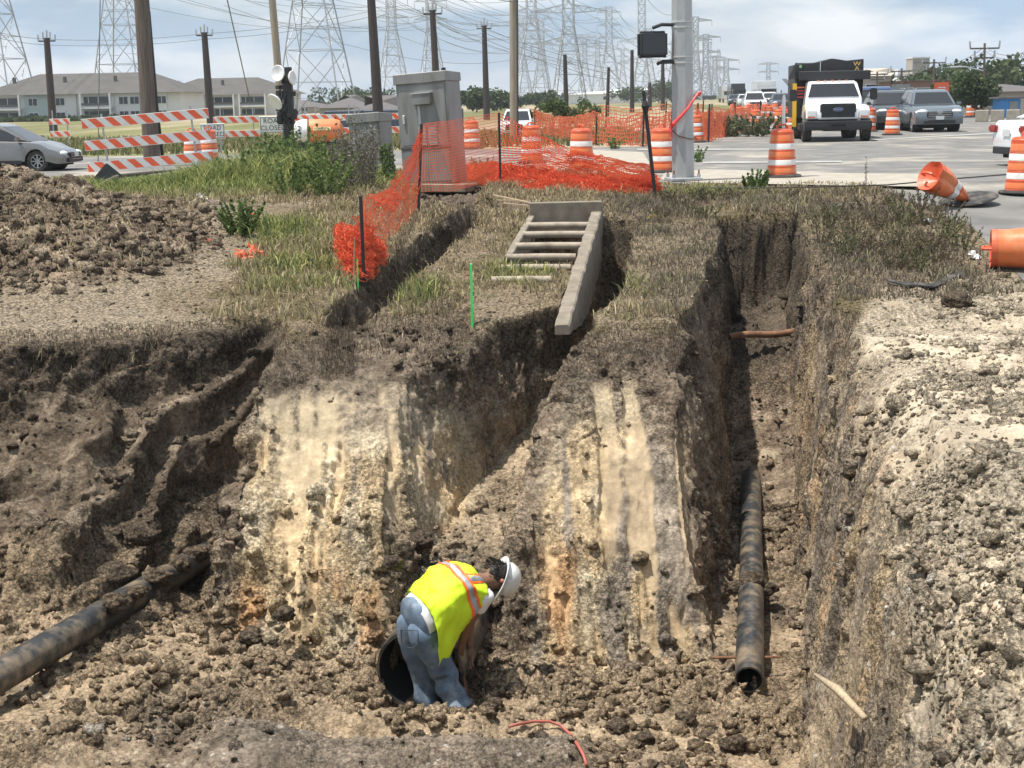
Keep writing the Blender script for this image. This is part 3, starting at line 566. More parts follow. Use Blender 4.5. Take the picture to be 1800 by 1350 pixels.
# ================================================================== CABINETS
def cabinet(name, base, w, dp, h, yaw, tilt, label, big):
    r = empty(name, base, 0, label, 'cabinet'); r.rotation_euler = (0, tilt, yaw)
    MB().bx(-w/2, w/2, -dp/2, dp/2, 0, h-.13).build('cabinet_body', M['cabinet'], r, bevel=.012)
    MB().prism([(-dp/2-.05, h-.20), (dp/2+.02, h-.20), (dp/2+.02, h-.03), (-dp/2-.05, h)], -w/2-.025, w/2+.025, 'YZ').build('lid', M['cabinet'], r, bevel=.01)
    MB().bx(-w/2+.05, w/2-.04, -dp/2-.018, -dp/2-.001, .12 if not big else .78, h-.24).build('door', M['cabinet'], r, bevel=.006)
    if big:
        MB().bx(-w/2+.05, w/2-.04, -dp/2-.014, -dp/2-.001, .05, .69).build('lower_panel', M['cabinet'], r, bevel=.006)
        MB().bx(-w/2+.02, w/2-.02, -dp/2-.024, -dp/2, .70, .765).build('seam_rail', M['cabinet_dark'], r, bevel=.004)
        b = MB().bx(-.16, .24, -dp/2-.13, -dp/2-.02, h-.62, h-.41).build('door_box', M['cabinet'], r, bevel=.006)
        MB().bx(-.175, .255, -dp/2-.145, -dp/2-.02, h-.408, h-.39).build('box_lid', M['louvre'], b)
        MB().bx(-.09, -.04, -dp/2-.04, -dp/2-.02, h-1.0, h-.63).build('stained_channel', M['louvre'], r)
        hd = MB().bx(-w/2+.12, -w/2+.17, -dp/2-.06, -dp/2-.02, h-.98, h-.80).build('handle', M['louvre'], r, bevel=.01)
        for i in range(14):
            for x0 in (-.12, .11): MB().box((x0+.09, -dp/2-.03, h-1.05-i*.027), (.17, .03, .011)).build('louvre', M['louvre'], r)
        MB().cyl((.38, 0, h+.02), .04, .1, 10).build('vent_cap', M['black'], r)
        MB().cyl((.30, .1, h+.02), .028, .07, 8).build('vent_cap', M['black'], r)
    else:
        for i in range(13):
            for x0 in (-.16, .03): MB().box((x0+.08, -dp/2-.03, .52-i*.027), (.13, .03, .011)).build('louvre', M['louvre'], r)
    return r
cb = onG(766, 322, .02); cabinet('signal_cabinet', cb, 1.12, .62, 2.18, math.radians(-24), math.radians(-3.4), 'tall grey metal signal cabinet with a small box on its door', True)
cs = onG(651, 320, .0)+Vector((0, 1.0, 0)); cabinet('utility_cabinet', cs, .78, .5, 1.42, math.radians(-26), math.radians(-3), 'shorter grey metal cabinet half hidden behind weeds', False)
MB().box((0, 0, 0), (1.7, 1.0, .16)).build('concrete_slab', M['concrete'], None, bevel=.015)
o = bpy.data.objects['concrete_slab']; o.location = cb+Vector((.05, 0, -.07)); o.rotation_euler = (0, 0, math.radians(-24)); tag(o, 'low concrete pad under the tall grey cabinet', 'pad')
# ================================================================== SIGNAL POLE
def signal_pole():
    b = onG(1201, 316, .02); r = empty('signal_pole', b, 0, 'thick octagonal grey steel signal pole with a black pedestrian signal', 'pole'); r.rotation_euler = (0, math.radians(-.6), math.radians(8))
    mb = MB(); mb.tube([(0, 0, .05), (0, 0, 4.2), (0, 0, 9)], [.225, .198, .165], 8); mb.build('shaft', M['galv'], r)
    MB().box((0, 0, .02), (.62, .62, .06)).build('base_plate', M['galv'], r, bevel=.01)
    for sx in (-1, 1):
        for sy in (-1, 1):
            n = MB().cyl((sx*.25, sy*.25, .08), .035, .08, 6).build('anchor_nut', M['galv'], r); MB().cyl((sx*.25, sy*.25, .15), .016, .1, 8).build('anchor_bolt', M['rust'], n)
    for z in (2.25, 2.36, 2.92, 3.02): MB().tube([(0, 0, z), (0, 0, z+.022)], [.222, .221], 8).build('clamp_band', M['louvre'], r)
    MB().tube([(-.2, -.05, 2.98), (-.42, -.06, 2.99), (-.6, -.06, 2.93)], .035, 10).build('bracket_arm', M['black'], r, smooth='auto')
    MB().tube([(-.2, -.05, 2.30), (-.40, -.06, 2.30), (-.52, -.06, 2.24)], .03, 10).build('bracket_arm', M['black'], r, smooth='auto')
    MB().box((-.34, -.06, 2.27), (.34, .08, .05)).build('lower_bracket', M['black'], r, bevel=.01)
    s = MB(); s.box((-.60, -.03, 2.62), (.58, .18, .50)); so_ = s.build('signal_housing', M['black'], r, bevel=.05, seg=3)
    MB().box((-.60, -.14, 2.62), (.50, .10, .42)).build('housing_back', mat('housing_back', (.035, .042, .052), .45), so_, bevel=.03, seg=2)
    for x in (-.84, -.36): MB().box((x, -.02, 2.40), (.05, .12, .07)).build('housing_foot', M['black'], so_, bevel=.008)
    # knotted red tape and cord
    t = empty('red_tape', b, 0, 'red tape knotted round the grey signal pole', 'tape')
    MB().tube([(-.24, -.16, 1.02), (-.22, -.24, 1.10), (-.1, -.26, 1.22), (.05, -.26, 1.38), (.17, -.22, 1.55), (.26, -.15, 1.66)], [.02, .045, .035, .028, .025, .03], 6).build('tape_twist', M['red_tape'], t)
    MB().tube([(-.26, -.15, 1.08), (-.27, -.17, .95), (-.24, -.2, .82)], [.03, .035, .01], 5).build('tape_tail', M['red_tape'], t)
    MB().tube([(.24, -.12, 1.66), (.32, -.13, 1.69), (.30, -.13, 1.62)], [.02, .04, .02], 5).build('tape_knot', M['red_tape'], t)
    MB().tube([(-.25, -.14, .98), (-.12, -.235, .86), (.1, -.235, .80), (.26, -.1, .79), (.24, .1, .82), (0, .25, .9), (-.24, .1, .97), (-.25, -.14, .98)], .012, 5).build('cord_loop', M['rust'], t)
    return r
signal_pole()
# ================================================================== DRUMS
def drum_proto():
    r = empty('traffic_drum', (0, 0, 0), 0, 'x', 'traffic drum')
    segs = [(.05, .285, 'o'), (.21, .275, 'w'), (.36, .262, 'o'), (.52, .25, 'w'), (.68, .238, 'o'), (.88, .22, 'e')]
    prof = [(.27, .04)]
    for z, rr, k in segs: prof += [(rr+.010, z), (rr+.010, z+.022), (rr, z+.03)]
    prof += [(.215, .93), (.17, .955), (.0, .955)]
    MB().lathe(prof, 24).build('drum_body', M['orange'], r, smooth='auto')
    for z0, z1, r0, r1, k in [(.245, .355, .2745, .268, 'w'), (.555, .675, .2505, .2435, 'w'), (.085, .205, .287, .279, 'o'), (.395, .515, .2635, .2555, 'o'), (.715, .87, .2395, .224, 'o')]:
        MB().lathe([(r0+.002, z0), (r0+.005, z0+.004), (r1+.005, z1-.004), (r1+.002, z1)], 24).build('white_stripe' if k == 'w' else 'orange_stripe', M['white_sheet' if k == 'w' else 'orange_sheet'], r, smooth='auto')
    MB().lathe([(.26, 0), (.39, 0), (.40, .02), (.38, .045), (.29, .06), (.26, .06)], 24).build('rubber_base', M['rubber'], r, smooth='auto')
    MB().tube([(-.11, 0, .95), (-.10, 0, 1.01), (-.05, 0, 1.035), (.05, 0, 1.035), (.10, 0, 1.01), (.11, 0, .95)], .02, 6).build('handle', M['orange'], r, smooth='auto')
    return r
DR = drum_proto(); dused = [0]
def drum(px, py, label, yaw=0, tilt=0, Y=None, s=1.0):
    o = DR if not dused[0] else copy_tree(DR); dused[0] = 1; p = onG(px, py, .008) if Y is None else Vector((atY(px, py, Y).x, Y, 0.0))
    o.location = p; o.rotation_euler = (tilt+random.uniform(-.02, .02), tilt*.5+random.uniform(-.025, .025), yaw); o.scale = (s, s, s); o['label'] = label; o['group'] = 'orange traffic drums'; return o
d0 = drum(1374, 311, 'large standing drum on the road edge with a white marker rod behind it', 0, .02)
drum(1164, 302, 'drum standing just left of the grey signal pole', 1); drum(1022, 300, 'drum standing behind the net in the middle of the torn fence', 2); drum(935, 286, 'drum behind the net, left of the middle one', .6)
drum(830, 262, 'drum just right of the tall grey cabinet', .3); drum(1223, 250, 'drum just right of the signal pole, farther back', .3)
drum(1568, 237, 'drum in front of the dark suv on the road', .5); drum(1527, 231, 'drum between the truck and the red car', 1.2, .05)
drum(1797, 340, 'drum cut off by the right edge in front of the white car', .7)
drum(340, 285, 'left drum behind the striped barricade', .5, s=.95); drum(369, 282, 'right drum behind the striped barricade', .5, s=.95)
drum(1433, 216, 'distant drum just left of the truck', 1)
far = [(1706, 208), (1716, 207), (1763, 199), (1775, 200), (1786, 199), (1790, 202), (1328, 221), (1389, 221), (1371, 215), (1300, 209), (1312, 213), (1340, 209), (1352, 212), (1318, 206), (1362, 207), (1376, 210), (1400, 214), (1330, 204), (1345, 205), (1410, 222), (1288, 207)]
ORD = ['first', 'second', 'third', 'fourth', 'fifth', 'sixth', 'seventh', 'eighth', 'ninth', 'tenth', 'eleventh', 'twelfth', 'thirteenth', 'fourteenth', 'fifteenth', 'sixteenth', 'seventeenth', 'eighteenth', 'nineteenth', 'twentieth']
FARL = ['by the round bush at right, left one', 'by the round bush at right, right one', 'below the blue shed, first', 'below the blue shed, second', 'right of the blue shed, upper', 'right of the blue shed, lower']
for i, (px, py) in enumerate(far):
    Y = 110 if py > 213 else (140 if py > 208 else 175)
    if i < 6: Y = 95
    l = FARL[i] if i < 6 else None
    drum(px, py, f'distant drum {l}' if l else f'tiny distant drum left of the work truck, {ORD[sorted(a for a, _ in far[6:]).index(px)]} from the left', i, 0, Y=Y*.62 if i >= 6 else Y)
# rod behind the large drum
bp_ = d0.location+Vector((.05, .15, 0)); r = empty('marker_rod', bp_, 0, 'white plastic marker rod rising behind the large drum', 'marker'); MB().tube([(0, 0, 0), (0, 0, 1.55), (0, 0, 1.62)], [.035, .033, .02], 8).build('rod', M['white_plastic'], r, smooth='auto'); 
# toppled drums
def toppled(name, base, axis, L, rb, rt, label, open_=True, disc=True, white=(.42, .62), crush=.0, seed=0):
    r = empty(name, base, 0, label, 'traffic drum', 'orange traffic drums'); axis = Vector(axis).normalized(); q = axis.to_track_quat('Z', 'Y').to_matrix(); n = 28
    def rr(s): return (rb+(rt-rb)*min(1, s/.75)**.8) if crush else (rb+(rt-rb)*s)
    def pt(s, k, off=0.0):
        a = 2*PI*k/n; R = rr(s)+off; dent = 1-(crush*.5+.02)*max(0, vn(np.array(math.cos(a)*1.5+seed), math.sin(a)*1.5, s*2.4))
        return q @ Vector((R*math.cos(a)*dent, R*math.sin(a)*dent*(1-.25*crush*(1-s)), L*s))
    def band(name, s0, s1, m_, off, st=5):
        V = [pt(s0+(s1-s0)*j/st, k, off) for j in range(st+1) for k in range(n)]
        MB().add(V, [(j*n+k, j*n+(k+1) % n, (j+1)*n+(k+1) % n, (j+1)*n+k) for j in range(st) for k in range(n)]).build(name, m_, r, smooth='auto')
    band('drum_body', .02, 1.0, M['orange'], 0, 20); band('white_stripe', white[0], white[1], M['white_sheet'], .005); band('orange_stripe', white[1]+.035, .90, M['orange_sheet'], .005); band('orange_stripe', white[0]-.22, white[0]-.03, M['orange_sheet'], .005)
    if white[0] > .3: pass
    V = [pt(1.0, k) for k in range(n)]; C1 = [q @ Vector((rr(1)*.7*math.cos(2*PI*k/n), rr(1)*.7*math.sin(2*PI*k/n), L*(.93 if crush else 1.02))) for k in range(n)]; c0 = [q @ Vector((0, 0, L*(.80 if crush else 1.0)))]
    MB().add(V+C1+c0, [(k, (k+1) % n, n+(k+1) % n, n+k) for k in range(n)]+[(n+k, n+(k+1) % n, 2*n) for k in range(n)]).build('drum_top', M['orange'], r)
    h = [q @ Vector(v) for v in [(-.12, 0, L*.99), (-.11, 0, L+.07), (-.05, 0, L+.1), (.05, 0, L+.1), (.11, 0, L+.07), (.12, 0, L*.99)]]; MB().tube(h, .022, 6).build('handle', M['orange'], r, smooth='auto')
    return r
bA = onG(1697, 350, .10); t1 = atY(1628, 306, bA.y-.35); toppled('traffic_drum', bA+Vector((.02, 0, .0)), t1-bA, .88, .06, .265, 'toppled crushed drum leaning with its narrow end on a black rubber base', crush=.8, white=(.36, .52), seed=3)
o = MB().lathe([(0, 0), (.45, 0), (.48, .015), (.46, .04), (.1, .05), (0, .05)], 28).build('drum_base', M['rubber'], smooth='auto'); o.location = onG(1702, 352, .06); o.rotation_euler = (math.radians(6), math.radians(-9), 0); tag(o, 'loose black rubber ring base under the toppled drum', 'drum base')
bB = onG(1863, 436, .29); toppled('traffic_drum', bB, onG(1770, 436, .27)-bB, .85, .31, .25, 'drum lying on its side at the right edge with its handle pointing left', crush=.12, white=(.28, .46), seed=9)
# ================================================================== NET FENCE
def net(parent, name, top, bot, cell=.06, w=.013, sag=0.0, jit=.012, m_=None, crump=0.0, seed=0, vstep=1):
    top = [Vector(p) for p in top]; bot = [Vector(p) for p in bot]
    def lerpc(P, u):
        d = [0]
        for i in range(len(P)-1): d.append(d[-1]+(P[i+1]-P[i]).length)
        t = u*d[-1]; i = min(max(0, int(np.searchsorted(d, t))-1), len(P)-2); k = (t-d[i])/max(1e-6, d[i+1]-d[i]); return P[i].lerp(P[i+1], k), i, k
    Lh = sum((top[i+1]-top[i]).length for i in range(len(top)-1)); Lv = max((t-b).length for t, b in zip(top, bot)); nu = max(4, int(Lh/cell)); nv = max(3, int(max(Lv, .3)*(1+crump)/cell))
    G_ = np.zeros((nu+1, nv+1, 3))
    for i in range(nu+1):
        a, ii, k = lerpc(top, i/nu); b_, _, _ = lerpc(bot, i/nu); 
        for j in range(nv+1):
            v = j/nv; p = a.lerp(b_, v); s = -sag*math.sin(k*PI)*(1-v); G_[i, j] = (p.x, p.y, p.z+s)
    uu, vv = np.meshgrid(np.arange(nu+1)*cell, np.arange(nv+1)*cell, indexing='ij')
    am = jit+crump*.16
    for c_ in range(3): G_[..., c_] += am*fbm(uu*(3+6*crump), vv*(3+6*crump), c_*7.7+seed, 3, 401+seed)*(1.0 if c_ < 2 else .8)
    mb = MB(); V = []; F_ = []
    up = np.array([0, 0, w/2]); sd_ = np.array([w*.35, w*.2, 0])
    for j in range(nv+1):
        b0 = len(V)
        for i in range(nu+1): V += [G_[i, j]+up, G_[i, j]-up+sd_*.4]
        F_ += [(b0+2*i, b0+2*i+1, b0+2*i+3, b0+2*i+2) for i in range(nu)]
    for i in range(0, nu+1, vstep):
        b0 = len(V)
        for j in range(nv+1): V += [G_[i, j]+sd_, G_[i, j]-sd_]
        F_ += [(b0+2*j, b0+2*j+1, b0+2*j+3, b0+2*j+2) for j in range(nv)]
    return npmesh(name, np.array(V), np.array(F_), m_ or M['net'], smooth=False, parent=parent)
nf = empty('net_fence', (0, 0, 0), 0, 'torn orange safety net strung on black posts in front of the cabinets', 'fence')
def post(parent, a, b_, r=.022, m_='post', name='post'): return MB().bar(a, b_, r*2, r*2).build(name, M[m_], parent)
pB0 = onG(640, 490); pB1 = atY(634, 345, pB0.y); pA0 = onG(735, 372); pA1 = atY(741, 218, pA0.y); pC0 = onG(880, 324); pC1 = atY(877, 198, pC0.y); pD0 = onG(1153, 346); pD1 = atY(1131, 160, pD0.y)
for a, b_ in ((pB0, pB1), (pA0, pA1), (pC0, pC1)): post(nf, a-Vector((0, 0, .1)), b_)
pd = post(nf, pD0-Vector((0, 0, .1)), pD1, .03); MB().tube([pD0.lerp(pD1, .78), pD0.lerp(pD1, .86), pD0.lerp(pD1, .92)], [.03, .075, .03], 6).build('tape_wrap', M['black'], pd)
def gp(px, py, dz=0.0): p = onG(px, py); return Vector((p.x, p.y, max(p.z, gz(p.x, p.y))+dz))
# B to A : drooping folds
net(nf, 'net_panel', [pB0.lerp(pB1, .97), atY(668, 338, pB0.y+2), atY(700, 330, pB0.y+3.5), atY(722, 285, pA0.y-1), atY(739, 232, pA0.y)], [gp(636, 482), gp(655, 452, .1), gp(690, 420, .05), gp(715, 395), gp(733, 372)], cell=.085, w=.010, jit=.05, crump=.05)
net(nf, 'net_fold', [atY(739, 228, pA0.y), atY(712, 290, pA0.y-.8), atY(684, 333, pA0.y-2.0), atY(648, 350, pB0.y+1)], [atY(742, 240, pA0.y), atY(728, 300, pA0.y-.6), atY(712, 345, pA0.y-1.4), atY(690, 372, pB0.y+2.4)], cell=.09, w=.013, jit=.05, crump=.2, seed=3)
net(nf, 'net_fold', [atY(733, 240, pA0.y), atY(731, 300, pA0.y-.1), gp(733, 372)], [atY(741, 240, pA0.y), atY(740, 300, pA0.y), gp(728, 376)], cell=.08, w=.013, jit=.05, crump=.3, seed=5)
# crumpled heap around post B
net(nf, 'net_heap', [gp(598, 440, .3), gp(618, 470, .5), gp(642, 478, .75), gp(660, 470, .4), gp(672, 455, .15)], [gp(600, 470, .0), gp(615, 487, .0), gp(640, 492, .0), gp(655, 482, .0), gp(668, 462, .0)], cell=.045, w=.015, crump=.8, jit=.05, seed=7)
net(nf, 'net_heap', [gp(600, 440, .35), gp(625, 476, .5), gp(655, 476, .4)], [gp(598, 470, .0), gp(618, 492, .0), gp(652, 490, .0)], cell=.045, w=.015, crump=.9, jit=.06, seed=8)
# A to C : taut
net(nf, 'net_panel', [pA1, atY(800, 211, (pA0.y+pC0.y)/2), pC1], [gp(737, 352, .15), gp(800, 345, .1), gp(878, 322, .1)], cell=.080, w=.0085, jit=.015)
# C to D : sagging from the top of C down to the heap
net(nf, 'net_panel', [pC1, atY(930, 232, pC0.y-.3), atY(1000, 262, pC0.y-.6), atY(1080, 280, pD0.y+.4), atY(1143, 291, pD0.y)], [gp(880, 318, .05), gp(935, 316, .25), gp(1000, 322, .15), gp(1080, 330, .1), gp(1150, 342, .05)], cell=.085, w=.019, jit=.06, crump=.06, seed=11)
net(nf, 'net_heap', [gp(820, 310, .2), gp(870, 316, .36), gp(930, 320, .27), gp(1000, 327, .2), (gp(1070, 333, .16)), gp(1150, 342, .32)], [gp(815, 318, .0), gp(870, 328, .0), gp(930, 332, .0), gp(1000, 336, .0), gp(1070, 340, .0), gp(1160, 346, .0)], cell=.06, w=.017, crump=.8, jit=.06, seed=13)
net(nf, 'net_heap', [gp(822, 306, .2), gp(880, 312, .25), gp(960, 320, .18), gp(1060, 330, .12), gp(1146, 338, .28)], [gp(820, 316, .0), gp(880, 325, .0), gp(960, 330, .0), gp(1060, 337, .0), gp(1158, 345, .0)], cell=.09, w=.015, crump=1.0, jit=.08, seed=17)
# far nets around the median
def farfence(pts, h, label, seed, cell=.16, m_='net_far', sag=.25):
    r = empty('net_fence', Vector(pts[0]), 0, label, 'fence'); off = Vector(pts[0]); P = [Vector(p)-off for p in pts]
    for p in P: MB().bar(p, p+Vector((.04, 0, h*1.12)), .06).build('post', M['post'], r)
    net(r, 'net_panel', [p+Vector((0, 0, h)) for p in P], [p+Vector((0, 0, .05)) for p in P], cell=cell, w=.045, sag=sag, jit=.1, m_=M[m_], crump=.1, seed=seed)
Z0 = lambda px, py, z=0: atZ(px, py, z)
farfence([Z0(940, 240), Z0(1048, 254), Z0(1130, 258), Z0(1180, 250)], 1.15, 'faded orange net fence across the middle distance behind the drums', 21)
farfence([Z0(905, 226), Z0(985, 224), Z0(1065, 226), Z0(1170, 226), Z0(1235, 224)], 1.25, 'long far net fence along the far side of the cleared median', 22, .22)
farfence([Z0(1225, 240), Z0(1245, 250), Z0(1290, 236), Z0(1335, 228)], 1.2, 'sagging orange net fence right of the signal pole', 23)
farfence([Z0(1250, 226), Z0(1330, 220), Z0(1400, 216)], 1.1, 'distant orange net beside the queue of cars', 24, .2)
# ================================================================== WORKER
def worker():
    PX = atY(744, 1098, 12.80); root = empty('person', (PX.x, PX.y, -3.85), 0, 'worker in yellow vest, jeans and white hard hat bending over beside the large pipe', 'person')
    off = -Vector(root.location)
    f = Vector((.88, .47, 0)).normalized(); rt = Vector((.47, -.88, 0)).normalized(); up = Vector((0, 0, 1))
    hip = PX+Vector((0, 0, -.02)); s = (f*.93+up*.30).normalized()
    def sp(t):  # spine curve, hip to neck
        return hip+s*(.56*t)+up*(.10*math.sin(t*PI*.95))
    th = s.cross(rt).normalized(); th = th if th.z > 0 else -th   # out of the back
    sk = mat('skin', (.20, .105, .065), .55, var=.12, scale=20)
    denim = mat('denim', (.10, .145, .21), .9, var=.35, scale=9, bump=.003, bscale=120, dirt=(.30, .36, .42), dscale=3.5, damt=.45)
    shirt = mat('white_cotton', (.72, .73, .76), .85, var=.05, bump=.004, bscale=14)
    vest = mat('hi_vis_yellow', (.62, .86, .02), .65, var=.06, scale=4, bump=.012, bscale=9)
    ora = mat('hi_vis_orange', (.95, .16, .03), .6, var=.05); silv = mat('reflective_silver', (.38, .40, .43), .4, var=.1, metal=.2)
    hairm = mat('black_hair', (.015, .013, .012), .6, bump=.004, bscale=60)
    def skin(name, V, E, R, m_, rootv=0, sub=2, parent=None, wr=None):
        me = bpy.data.meshes.new(name); me.from_pydata([tuple(v+off) for v in V], E, []); o = bpy.data.objects.new(name, me); COL.objects.link(o); o.parent = parent or root
        md = o.modifiers.new('s', 'SKIN'); md.use_smooth_shade = True
        for i, r_ in enumerate(R): a = me.skin_vertices[0].data[i]; a.radius = (r_, r_) if not isinstance(r_, tuple) else r_; a.use_root = (i == rootv)
        o.modifiers.new('d', 'SUBSURF').levels = sub; o.modifiers['d'].render_levels = sub; me.materials.append(m_)
        if wr:
            tx = bpy.data.textures.new(name+'_t', 'CLOUDS'); tx.noise_scale = wr[1]; w = o.modifiers.new('w', 'DISPLACE'); w.texture = tx; w.strength = wr[0]; w.mid_level = .5
        return o
    neck = sp(1.03)+up*-.0; shR = sp(.86)+rt*.235-up*.05; shL = sp(.90)-rt*.19-up*.03
    headc = neck+s*.13+up*-.03+f*.03
    elR = atY(819, 1108, shR.y+.03); wrR = atY(806, 1150, shR.y+.10)
    elL = shL+Vector((.06, .04, -.28)); wrL = elL+Vector((-.02, -.10, -.25))
    hR = hip+rt*.10-up*.03; hL = hip-rt*.10-up*.03
    knR = atY(783, 1182, hR.y+.06); anR = atY(808, 1256, hR.y+.0); knL = atY(752, 1186, hL.y+.04); anL = atY(768, 1262, hL.y-.0)
    anR.z = max(anR.z, -3.76); 
    toeR = anR+f*.17-up*.06; toeL = anL+f*.17-up*.06
    # one continuous body under the clothes, five fingers on each hand
    V = [hip, sp(.35), sp(.75), neck, headc, headc+s*.09-up*.04, shR, elR, wrR, shL, elL, wrL, hR, knR, anR, toeR, hL, knL, anL, toeL]
    E = [(0, 1), (1, 2), (2, 3), (3, 4), (4, 5), (2, 6), (6, 7), (7, 8), (2, 9), (9, 10), (10, 11), (0, 12), (12, 13), (13, 14), (14, 15), (0, 16), (16, 17), (17, 18), (18, 19)]
    R = [.12, .11, .125, .055, .092, .07, .062, .044, .030, .062, .044, .030, .085, .055, .04, .035, .085, .055, .04, .035]
    for wi, el in ((8, elR), (11, elL)):
        w_ = V[wi]; d = (w_-el).normalized(); palm = w_+d*.07; V.append(palm); R.append((.036, .02)); pi = len(V)-1; E.append((wi, pi)); sid = rt if wi == 8 else -rt
        cr_ = d.cross(sid).normalized()
        for k, (a_, ln) in enumerate([(-.028, .065), (-.010, .078), (.010, .072), (.028, .055)]):
            b0 = palm+cr_*a_+d*.03; m1 = b0+d*ln*.55-sid*.012; m2 = m1+d*ln*.4-sid*.03; V += [b0, m1, m2]; R += [.010, .0092, .008]; n_ = len(V); E += [(pi, n_-3), (n_-3, n_-2), (n_-2, n_-1)]
        t0 = w_+d*.03-cr_*.03; t1 = t0+d*.035-cr_*.02-sid*.01; V += [t0, t1]; R += [.011, .009]; n_ = len(V); E += [(wi, n_-2), (n_-2, n_-1)]
    skin('body', V, E, R, sk, 0, 1)
    # jeans : two folded legs and a seat, one mesh
    jb = MB(); nk = 26
    def legtube(P, Rr, sd):
        P = [Vector(p) for p in P]; n_ = 34; rings = []
        for i in range(n_+1):
            t = i/n_*(len(P)-1); k = min(int(t), len(P)-2); f0 = t-k; p0 = P[max(k-1, 0)]; p1 = P[k]; p2 = P[k+1]; p3 = P[min(k+2, len(P)-1)]
            c = (p1*2+(p2-p0)*f0+(p0*2-p1*5+p2*4-p3)*f0*f0+(p1*3-p0-p2*3+p3)*f0**3)*.5; d = (p2-p1).normalized(); a_ = d.cross(f).normalized(); b_ = a_.cross(d); R_ = float(np.interp(t, range(len(Rr)), Rr)); T_ = i/n_
            for q in range(nk):
                an = 2*PI*q/nk; fold = .016*float(fbm(np.array(math.cos(an)*1.4+sd), math.sin(an)*1.4+T_*1.0, T_*11+an*.35, 3, 61))*(.5+1.6*T_); sag_ = .010*math.sin(T_*34+2.0*math.sin(an+sd))*sst(.45, .8, T_)
                rings.append(c+(a_*math.cos(an)*1.0+b_*math.sin(an)*1.08)*(R_+fold+sag_)+off)
        jb.add(rings, [(i*nk+q, i*nk+(q+1) % nk, (i+1)*nk+(q+1) % nk, (i+1)*nk+q) for i in range(n_) for q in range(nk)]+[tuple(range(nk))])
    for sg, h_, k_, a_ in ((1, hR, knR, anR), (-1, hL, knL, anL)):
        legtube([h_+s*.02+up*.02, h_-up*.06, h_.lerp(k_, .55)-f*.01, k_, k_.lerp(a_, .55)-f*.015, a_+up*.01], [.075, .118, .106, .092, .086, .092], sg*3.3)
    V = []; 
    for i in range(15):
        t = i/14; c = hip+s*(.06*(1-t)-.06*t)-up*(.10*t*t)-f*.02*math.sin(t*PI); rl = .185+.03*math.sin(t*PI*.9)-.09*t**5; rd = .150+.03*math.sin(t*PI)-.05*t**5
        for q in range(36):
            an = 2*PI*q/36; w_ = .006*float(vn(np.array(an*3), t*6, 2.2)); V.append(c+rt*math.cos(an)*(rl+w_)+(s.cross(rt)).normalized()*math.sin(an)*(rd+w_)+off)
    jb.add(V, [(i*36+q, i*36+(q+1) % 36, (i+1)*36+(q+1) % 36, (i+1)*36+q) for i in range(14) for q in range(36)]+[tuple(range(14*36, 15*36))]); jb.build('jeans', denim, root, smooth=True)
    # shoes
    for an, toe in ((anR, toeR), (anL, toeL)): skin('shoe', [an-up*.03-f*.05, an-up*.05+f*.04, toe], [(0, 1), (1, 2)], [.05, .05, .04], M['rubber'])
    # torso shells
    def shell(name, t0, t1, th0, th1, m_, offr, nt=26, na=48, hem=0.0, parent=None, close=False):
        V = []; 
        for i in range(nt+1):
            t = t0+(t1-t0)*i/nt; tt = max(0, min(1, t))
            wl_ = ip(tt, [(-.2, .21), (0, .20), (.25, .20), (.6, .235), (.85, .225), (.95, .15), (1.0, .085)]); wd = ip(tt, [(0, .15), (.3, .15), (.65, .165), (.85, .14), (.95, .10), (1.0, .075)])
            for k in range(na+(0 if close else 1)):
                a = th0+(th1-th0)*k/na; ca, sa = math.cos(a), math.sin(a)   # a=0 right side, a=90deg back, a=-90 belly
                e = (abs(ca)**2.4+abs(sa)**2.4)**(-1/2.4)
                p = sp(t)+rt*(ca*e*(wl_+offr))+th*(sa*e*(wd+offr))
                if sa < .3: p -= up*hem*(.3-sa)*sst(.80, .25, tt)*1.0; p += rt*ca*hem*.15
                p += (rt*ca+th*sa)*(.026*float(vn(np.array(a*2.2), t*5, 3.1))+.016*float(vn(np.array(a*5), t*12+a*3, 5.1))+.007*float(vn(np.array(a*11), t*22-a*6, 8.1)))*(1 if hem else .5)
                V.append(p+off)
        nk = na+(0 if close else 1)
        F_ = [(i*nk+k, i*nk+(k+1) % nk, (i+1)*nk+(k+1) % nk, (i+1)*nk+k) for i in range(nt) for k in range(na)]
        o = MB().add(V, F_).build(name, m_, parent or root, smooth=True); o.modifiers.new('t', 'SOLIDIFY').thickness = .004; return o
    shell('shirt', -.03, .93, 0, 2*PI, shirt, .008, close=True)
    v = shell('vest', .06, .97, 0, 2*PI, vest, .022, nt=34, na=64, hem=.22, close=True)
    # slanting tail of the vest on the near side
    for t0, t1, m_, nm in ((.55, .585, ora, 'orange_band'), (.585, .655, silv, 'silver_band'), (.655, .69, ora, 'orange_band')): shell(nm, t0, t1, 0, 2*PI, m_, .0275, nt=3, na=64, hem=.22, parent=v, close=True)
    for c_ in (34, 146):
        for a0, a1, m_, nm in ((-13, -7, ora, 'orange_strap'), (-7, 7, silv, 'silver_strap'), (7, 13, ora, 'orange_strap')): shell(nm, .69, .965, math.radians(c_+a0), math.radians(c_+a1), m_, .028, nt=12, na=6, hem=.0, parent=v)
    # sleeves
    for sh, el in ((shR, elR), (shL, elL)): skin('sleeve', [sh-(el-sh)*.25, sh, sh.lerp(el, .42), sh.lerp(el, .58)], [(0, 1), (1, 2), (2, 3)], [.07, .078, .068, .066], shirt, 0, 2, wr=(.012, .06))
    # back pocket seam following the seat
    pn = (rt*.75-f*.66).normalized(); tt_ = up.cross(pn).normalized(); sm = []
